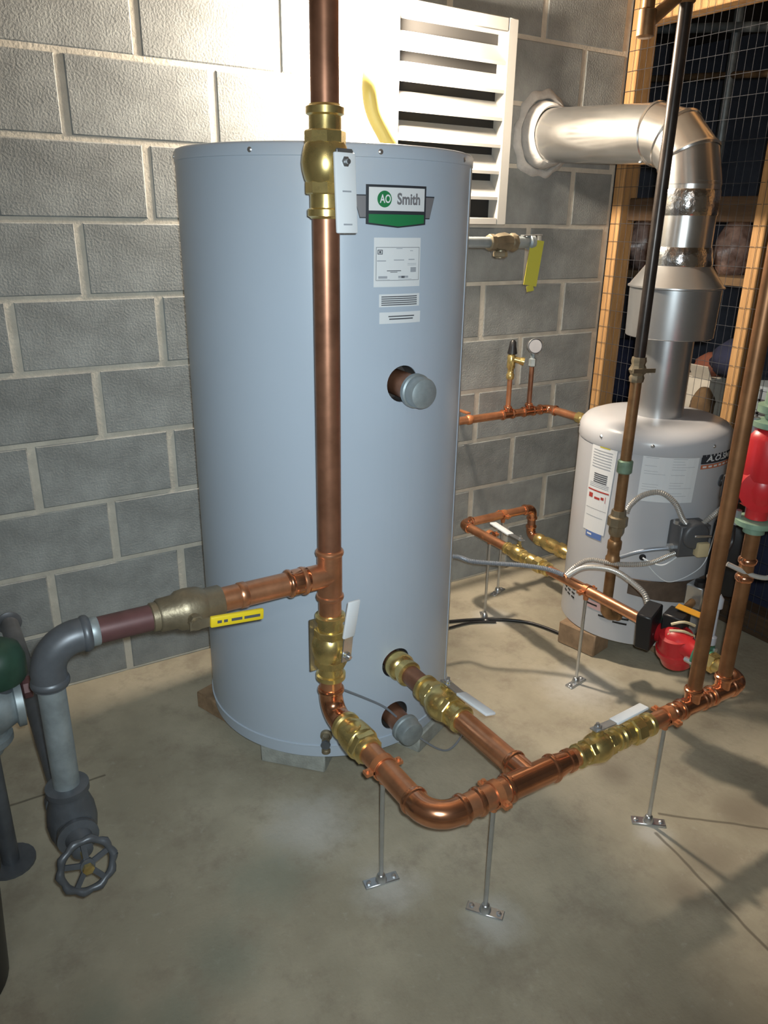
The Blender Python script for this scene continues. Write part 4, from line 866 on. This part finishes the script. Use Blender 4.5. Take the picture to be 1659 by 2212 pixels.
# ------------------------------------------------------------------ stands
def stand(x, y, zp, r, ax, label, ang=0.0, foot=None):
    t = thing('pipe_stand', label, 'pipe stand', (x, y, 0), 'threaded rod stands under the copper pipes')
    obj('rod', MB().cyl((x, y, 0.004), (x, y, zp - r), 0.0052, 12), 'steel', t)
    R = Matrix.Rotation(ang, 3, 'Z'); fm = MB().box((x, y, 0.003), (0.084, 0.026, 0.006), R).lathe((x, y, 0.004), Z, [(0, 0.014), (0.006, 0.013), (0.018, 0.009), (0.02, 0.0055)], 16)
    ff = obj('floor_flange', fm, 'steel', t, bevel=0.0015)
    for s in (-1, 1):
        p = V((x, y, 0.005)) + R @ V((s * 0.031, 0, 0)); obj('screw', MB().lathe(p, Z, [(0, 0.006), (0.004, 0.006), (0.006, 0.003)], 8), 'steel', ff)
    a = V(ax).normalized(); side = a.cross(Z).normalized()
    cm = MB().lathe(V((x, y, zp)) - a * 0.009, a, [(0, r + 0.0005), (0, r + 0.0035), (0.018, r + 0.0035), (0.018, r + 0.0005)], 28, caps=False)
    for s in (-1, 1): cm.obox(V((x, y, zp)) + side * s * r, V((x, y, zp)) + side * s * (r + 0.020), a, 0.018, 0.008)
    cm.lathe((x, y, zp - r - 0.016), Z, [(0, 0.008), (0.016, 0.010)], 12)
    cl = obj('pipe_clamp', cm, 'clamp', t, label='copper-coated clamp')
    for s in (-1, 1): obj('bolt', MB().lathe(V((x, y, zp)) + side * s * (r + 0.013) - Z * 0.009, Z, [(0, 0.0045), (0.018, 0.0045)], 6), 'clamp', cl)
    return t
stand(RX, -1.195, ZL, RR, Y, 'rod stand under the copper pipe just past the check valve', math.radians(-10))
stand(0.418, FY, ZL, RR, X, 'rod stand under the copper loop nearest the viewer', math.radians(-52))
stand(0.950, FY, ZL, r2, X, 'rod stand under the right hand front copper run', math.radians(-40))
stand(BX, -0.825, BZ, r3, Y, 'rod stand under the slim back copper pipe before the small heater', math.radians(10))
stand(BX + 0.02, -0.315, BZ, r3, Y, 'rod stand behind the white lever of the back copper run', math.radians(60))
stand(1.455, -0.170, BZ, r3, X, 'rod stand nearest the block wall, under the crosswise copper pipe', math.radians(20))

# ------------------------------------------------------------------ louvre on the wall
lvx0, lvx1, lvz0, lvz1, ld = 0.955, 1.463, 1.425, 2.066, 0.055
lo_ = thing('wall_louvre', 'white metal wall louvre behind the lamp, with open slats', 'louvre', ((lvx0 + lvx1) / 2, 0, lvz0))
fw = 0.042
obj('shade_backing', MB().box(((lvx0 + lvx1) / 2, -0.0015, (lvz0 + lvz1) / 2), (lvx1 - lvx0 - 0.02, 0.003, lvz1 - lvz0 - 0.02)), 'dark', lo_, smooth=0)  # near-black sheet painted for the unlit opening behind the slats
obj('frame_side', MB().box((lvx0 + fw / 2, -ld / 2, (lvz0 + lvz1) / 2), (fw, ld, lvz1 - lvz0)), 'white', lo_, bevel=0.003)
obj('frame_side', MB().box((lvx1 - fw / 2, -ld / 2, (lvz0 + lvz1) / 2), (fw, ld, lvz1 - lvz0)), 'white', lo_, bevel=0.003)
obj('frame_top', MB().box(((lvx0 + lvx1) / 2, -ld / 2, lvz1 - fw / 2), (lvx1 - lvx0 - 2 * fw, ld, fw)), 'white', lo_, bevel=0.003)
obj('frame_bottom', MB().box(((lvx0 + lvx1) / 2, -ld / 2, lvz0 + 0.012), (lvx1 - lvx0 - 2 * fw, ld, 0.024)), 'white', lo_, bevel=0.003)
for k in range(7):
    zl = 1.931 - 0.0838 * k
    if zl - 0.002 < lvz0 + 0.02: break
    x0, x1 = lvx0 + fw, lvx1 - fw
    s_ = MB(); prof = [(-0.0515, zl - 0.004), (-0.052, zl + 0.006), (-0.008, zl + 0.060), (-0.006, zl + 0.059), (-0.0495, zl + 0.004), (-0.0495, zl - 0.004)]
    vs = [(x, y, z) for x in (x0, x1) for y, z in prof]
    s_.add(vs, [(i, (i + 1) % 6, 6 + (i + 1) % 6, 6 + i) for i in range(6)] + [(5, 4, 3, 2, 1, 0), (6, 7, 8, 9, 10, 11)])
    obj('slat', s_, 'white', lo_, smooth=0)

# ------------------------------------------------------------------ hanging lamp
LP = V((0.884, -0.128, 1.932))
lm = thing('hanging_work_lamp', 'bare glowing lamp hanging between the big tank and the louvre', 'lamp', LP)
obj('bulb', MB().lathe(LP - Z * 0.058, Z, [(0, 0.010)] + [(0.058 - 0.058 * math.cos(t), max(0.010, 0.058 * math.sin(t))) for t in [math.pi * k / 16 for k in range(2, 15)]] + [(0.113, 0.022), (0.128, 0.017)], 32), 'bulb', lm, smooth=80)
obj('socket', MB().lathe(LP + Z * 0.068, Z, [(0, 0.022), (0.004, 0.025), (0.05, 0.023), (0.058, 0.014), (0.07, 0.008)], 24), 'cord', lm, label='yellow lamp socket')
obj('cord', MB().tube(spline([LP + Z * 0.13, LP + V((-0.01, 0.02, 0.3)), LP + V((0.0, 0.03, 0.76))], 8), 0.006, 10), 'cord', lm)
yh = MB().tube(spline([LP + V((-0.025, 0.01, -0.05)), (0.822, -0.165, 1.80), (0.835, -0.165, 1.735), (0.875, -0.165, 1.675), (0.915, -0.165, 1.62), (0.925, -0.165, 1.54), (0.92, -0.16, 1.40)], 10), 0.022, 16)
solo('yellow_hose', yh, 'cord', 'thick yellow hose dropping behind the big tank under the lamp', 'hose')

# ------------------------------------------------------------------ conduits and cables
def ribbed(pts, r, pitch=0.006, n=10, amp=0.13):
    pts = spline(pts, 40); L = 0; out = [pts[0]]; rr = [r]
    # resample at a quarter of the pitch
    step = pitch / 4; acc = 0; i = 0; cur = pts[0]
    for q in pts[1:]:
        while (q - cur).length > step:
            cur = cur + (q - cur).normalized() * step; i += 1; out.append(cur); rr.append(r * (1 + amp * math.sin(i * math.pi / 2)))
    return MB().tube(out, rr, n)
solo('flexible_conduit', ribbed([(1.24, -0.752, 0.368), (1.24, -0.808, 0.418), (1.24, -0.882, 0.449), (1.24, -0.945, 0.459), (1.24, -1.009, 0.448), (1.24, -1.051, 0.431), (1.235, -1.078, 0.395)], 0.0085), 'conduit', 'pale ribbed conduit arching over the slim copper pipe to the black wiring box', 'conduit')
solo('flexible_conduit', ribbed([(1.24, -0.742, 0.368), (1.255, -0.765, 0.405), (1.29, -0.79, 0.428), (1.34, -0.86, 0.43), (1.42, -0.91, 0.435), (1.50, -0.93, 0.455), (1.565, -0.945, 0.468)], 0.0075), 'conduit', 'pale ribbed conduit running from the slim copper pipe to the gas control', 'conduit')
solo('armoured_cable', ribbed([(0.86, -0.44, 0.375), (0.99, -0.46, 0.378), (1.026, -0.518, 0.375), (1.10, -0.575, 0.372), (1.16, -0.625, 0.372), (1.21, -0.68, 0.37), (1.235, -0.735, 0.365)], 0.0075), 'conduitblue', 'blue-grey cable strung from the big tank to the slim copper pipe', 'cable')
solo('armoured_cable', ribbed([hcyl(-152, .57, .03), hcyl(-150, .60, .03), hcyl(-143, .64, .035), hcyl(-133, .655, .04), hcyl(-124, .625, .045), hcyl(-118, .575, .045), hcyl(-113, .545, .045)], 0.0085), 'conduit', 'grey cable arching over the instruction sheet to the gas control', 'cable')
solo('armoured_cable', ribbed([hcyl(-104, .548, .045), hcyl(-98, .575, .05), hcyl(-86, .602, .05), hcyl(-70, .60, .05), hcyl(-55, .585, .05)], 0.0085), 'conduit', 'grey cable curving right from the top of the gas control', 'cable')
solo('sensor_cable', MB().tube(spline([hcyl(-152, .415, .03), hcyl(-143, .440, .03), hcyl(-134, .456, .03), hcyl(-122, .468, .035), hcyl(-112, .470, .035)], 8), 0.007, 10), 'conduitblue', 'blue cable entering the lower left of the gas control', 'cable')
solo('floor_cable', MB().tube(spline([(0.90, -0.22, 0.007), (1.136, -0.285, 0.007), (1.279, -0.350, 0.007), (1.384, -0.44, 0.007), (1.43, -0.56, 0.007)], 8), 0.006, 10), 'black', 'thin black cable lying on the floor between the tanks', 'cable')
solo('floor_cable', MB().tube(spline([(0.90, -0.30, 0.007), (1.05, -0.318, 0.007), (1.19, -0.328, 0.007), (1.28, -0.372, 0.007)], 8), 0.0045, 10), 'black', 'shorter black cable beside the first on the floor behind the big tank', 'cable')
solo('flexible_conduit', ribbed([(1.30, -1.185, 0.335), (1.285, -1.22, 0.345), (1.30, -1.235, 0.40), (1.38, -1.18, 0.45), (1.46, -1.10, 0.46)], 0.009), 'conduit', 'pale ribbed conduit leaving the back of the black wiring box', 'conduit')
solo('capillary_tube', MB().tube(spline([(0.32, -0.90, 0.335), (0.40, -0.885, 0.27), (0.46, -0.88, 0.22), (0.50, -0.885, 0.175), (0.56, -0.90, 0.10), (0.66, -0.90, 0.012), (0.75, -0.86, 0.006), (0.80, -0.80, 0.006)], 10), 0.003, 8), 'conduitblue', 'thin coiled tube trailing past the low capped port to the floor', 'tube')

# ------------------------------------------------------------------ wire cage at right
cg = thing('cage_wall', 'timber framed wire mesh cage wall beyond the small heater', 'cage wall', (XW, -0.9, 0))
PW = 0.09
posts = [(-0.002, -0.050), (-0.640, -0.688), (-1.28, -1.328), (-1.92, -1.968)]
for y1, y0 in posts:
    obj('post', MB().box((XW + 0.045, (y0 + y1) / 2, 1.345), (0.09, 0.048, 2.69)), 'wood', cg, bevel=0.004)
for (a, b) in ((-0.050, -0.640), (-0.688, -1.28), (-1.328, -1.92)):
    obj('top_rail', MB().box((XW + 0.045, (a + b) / 2, 2.17), (0.088, abs(a - b), 0.09)), 'wood', cg, bevel=0.004)
    obj('middle_rail', MB().box((XW + 0.065, (a + b) / 2, 1.49), (0.04, abs(a - b), 0.085)), 'shadedwood', cg, bevel=0.004)
    obj('bottom_rail', MB().box((XW + 0.045, (a + b) / 2, 0.045), (0.088, abs(a - b), 0.088)), 'shadedwood', cg, bevel=0.004)
def panel(ya, yb):
    m = MB(); rw = 0.0009; x = XW - 0.004
    y = ya
    while y >= yb:
        m.lathe((x, y, 0.02), Z, [(0, rw), (2.68, rw)], 4, caps=False); y -= 0.030
    z = 0.03
    while z < 2.7:
        m.lathe((x - 0.002, ya, z), -Y, [(0, rw), (ya - yb, rw)], 4, caps=False); z += 0.067
    o = obj('wire_mesh', m, 'wire', cg, smooth=0); o['kind'] = 'stuff'
panel(-0.004, -0.664); panel(-0.67, -1.30); panel(-1.31, -1.965)
# things stored inside the cage
sh = thing('storage_shelf', 'dark timber storage shelf inside the wire cage', 'shelf', (2.65, -0.1, 0))
for z in (0.60, 1.24): obj('board', MB().box((2.65, -0.1, z - 0.015), (0.46, 1.5, 0.03)), 'brownbit', sh)
for x in (2.45, 2.85):
    for y in (-0.82, 0.62): obj('upright', MB().box((x, y, 0.95), (0.04, 0.04, 1.90)), 'brownbit', sh)
def bag(c, s, m, name, label, cat):
    mb = MB(); n = 20; prof = []
    pts = []
    for j in range(9):
        t = j / 8; rad = math.sin(math.pi * min(0.95, 0.12 + t * 0.86)) ** 0.6
        for k in range(n):
            th = 2 * math.pi * k / n; jit = 1 + 0.10 * math.sin(4 * th + 5 * t) + 0.07 * math.sin(9 * th + 11 * t)
            pts.append((c[0] + s[0] / 2 * rad * jit * math.cos(th), c[1] + s[1] / 2 * rad * jit * math.sin(th), c[2] + s[2] * t))
    fs = [(j * n + k, j * n + (k + 1) % n, (j + 1) * n + (k + 1) % n, (j + 1) * n + k) for j in range(8) for k in range(n)] + [tuple(reversed(range(n))), tuple(8 * n + k for k in range(n))]
    return solo(name, mb.add(pts, fs), m, label, cat, smooth=60)
bag((2.62, 0.28, 1.24), (0.20, 0.16, 0.26), 'pinkbag', 'plastic_bag', 'crumpled pinkish plastic bag on the cage shelf left of the flue', 'bag')
bag((2.62, -0.19, 1.24), (0.20, 0.15, 0.22), 'pinkbag', 'plastic_bag', 'crumpled pinkish plastic bag on the cage shelf right of the flue', 'bag')
ct = thing('carton', 'torn white carton on the cage shelf beside the flue', 'carton', (2.62, -0.15, 0.60))
obj('box', MB().box((2.62, -0.15, 0.70), (0.16, 0.16, 0.20)), 'carton', ct, bevel=0.004)
obj('flap', MB().obox((2.54, -0.19, 0.80), (2.50, -0.19, 0.86), Y, 0.10, 0.004), 'carton', ct)
bag((2.50, -0.24, 0.60), (0.12, 0.10, 0.17), 'brownbit', 'cloth_bundle', 'dark brown bundle leaning on the white carton', 'bundle')
bag((2.64, -0.16, 0.80), (0.16, 0.16, 0.10), 'rustcloth', 'cloth_bundle', 'red-brown cloth lying on the white carton', 'bundle')
cr_ = thing('plastic_crate', 'pale blue plastic crate on the cage shelf near the right edge', 'crate', (2.62, -0.44, 0.60))
obj('box', MB().box((2.62, -0.44, 0.71), (0.22, 0.22, 0.22)), 'crate', cr_, bevel=0.008)
b = MB()
for z in (0.655, 0.71, 0.765): b.box((2.508, -0.44, z), (0.006, 0.215, 0.008))
for y in (-0.50, -0.44, -0.38): b.box((2.508, y, 0.71), (0.006, 0.008, 0.20))
obj('ribs', b, 'ink', cr_)
bag((2.60, 0.32, 0.60), (0.26, 0.24, 0.30), 'navy', 'cloth_bundle', 'navy bundle on the cage shelf left of the flue', 'bundle')
bag((2.60, -0.30, 0.82), (0.2, 0.22, 0.16), 'navy', 'cloth_bundle', 'navy bundle piled above the pale crate', 'bundle')
solo('steel_pole', MB().cyl((2.95, 0.20, 0.0), (2.95, 0.22, 2.69), 0.02), 'galv', 'pale steel pole standing inside the cage behind the mesh', 'pole')
solo('conduit_run', MB().cyl((2.9, 0.7, 2.33), (2.9, -1.2, 2.05), 0.02), 'galv', 'pale conduit sloping inside the cage below the ceiling', 'pipe')
solo('conduit_run', MB().cyl((2.95, 0.7, 2.12), (2.95, -1.2, 1.95), 0.015), 'brownbit', 'brown conduit sloping inside the cage under the pale one', 'pipe')


trk = thing('added_dark_chest', 'added dark chest filling the dark patch inside the cage at the lower right edge', 'chest', (2.42, -1.15, 0))  # invented chest, added to darken this corner of the cage
obj('body', MB().box((2.42, -1.15, 0.27), (0.42, 0.86, 0.54)), 'navy', trk, bevel=0.012)
obj('lid', MB().box((2.42, -1.15, 0.585), (0.44, 0.88, 0.08)), 'navy', trk, bevel=0.015)
for y in (-0.95, -1.35): obj('hasp', MB().box((2.206, y, 0.54), (0.008, 0.04, 0.07)), 'greyiron', trk)
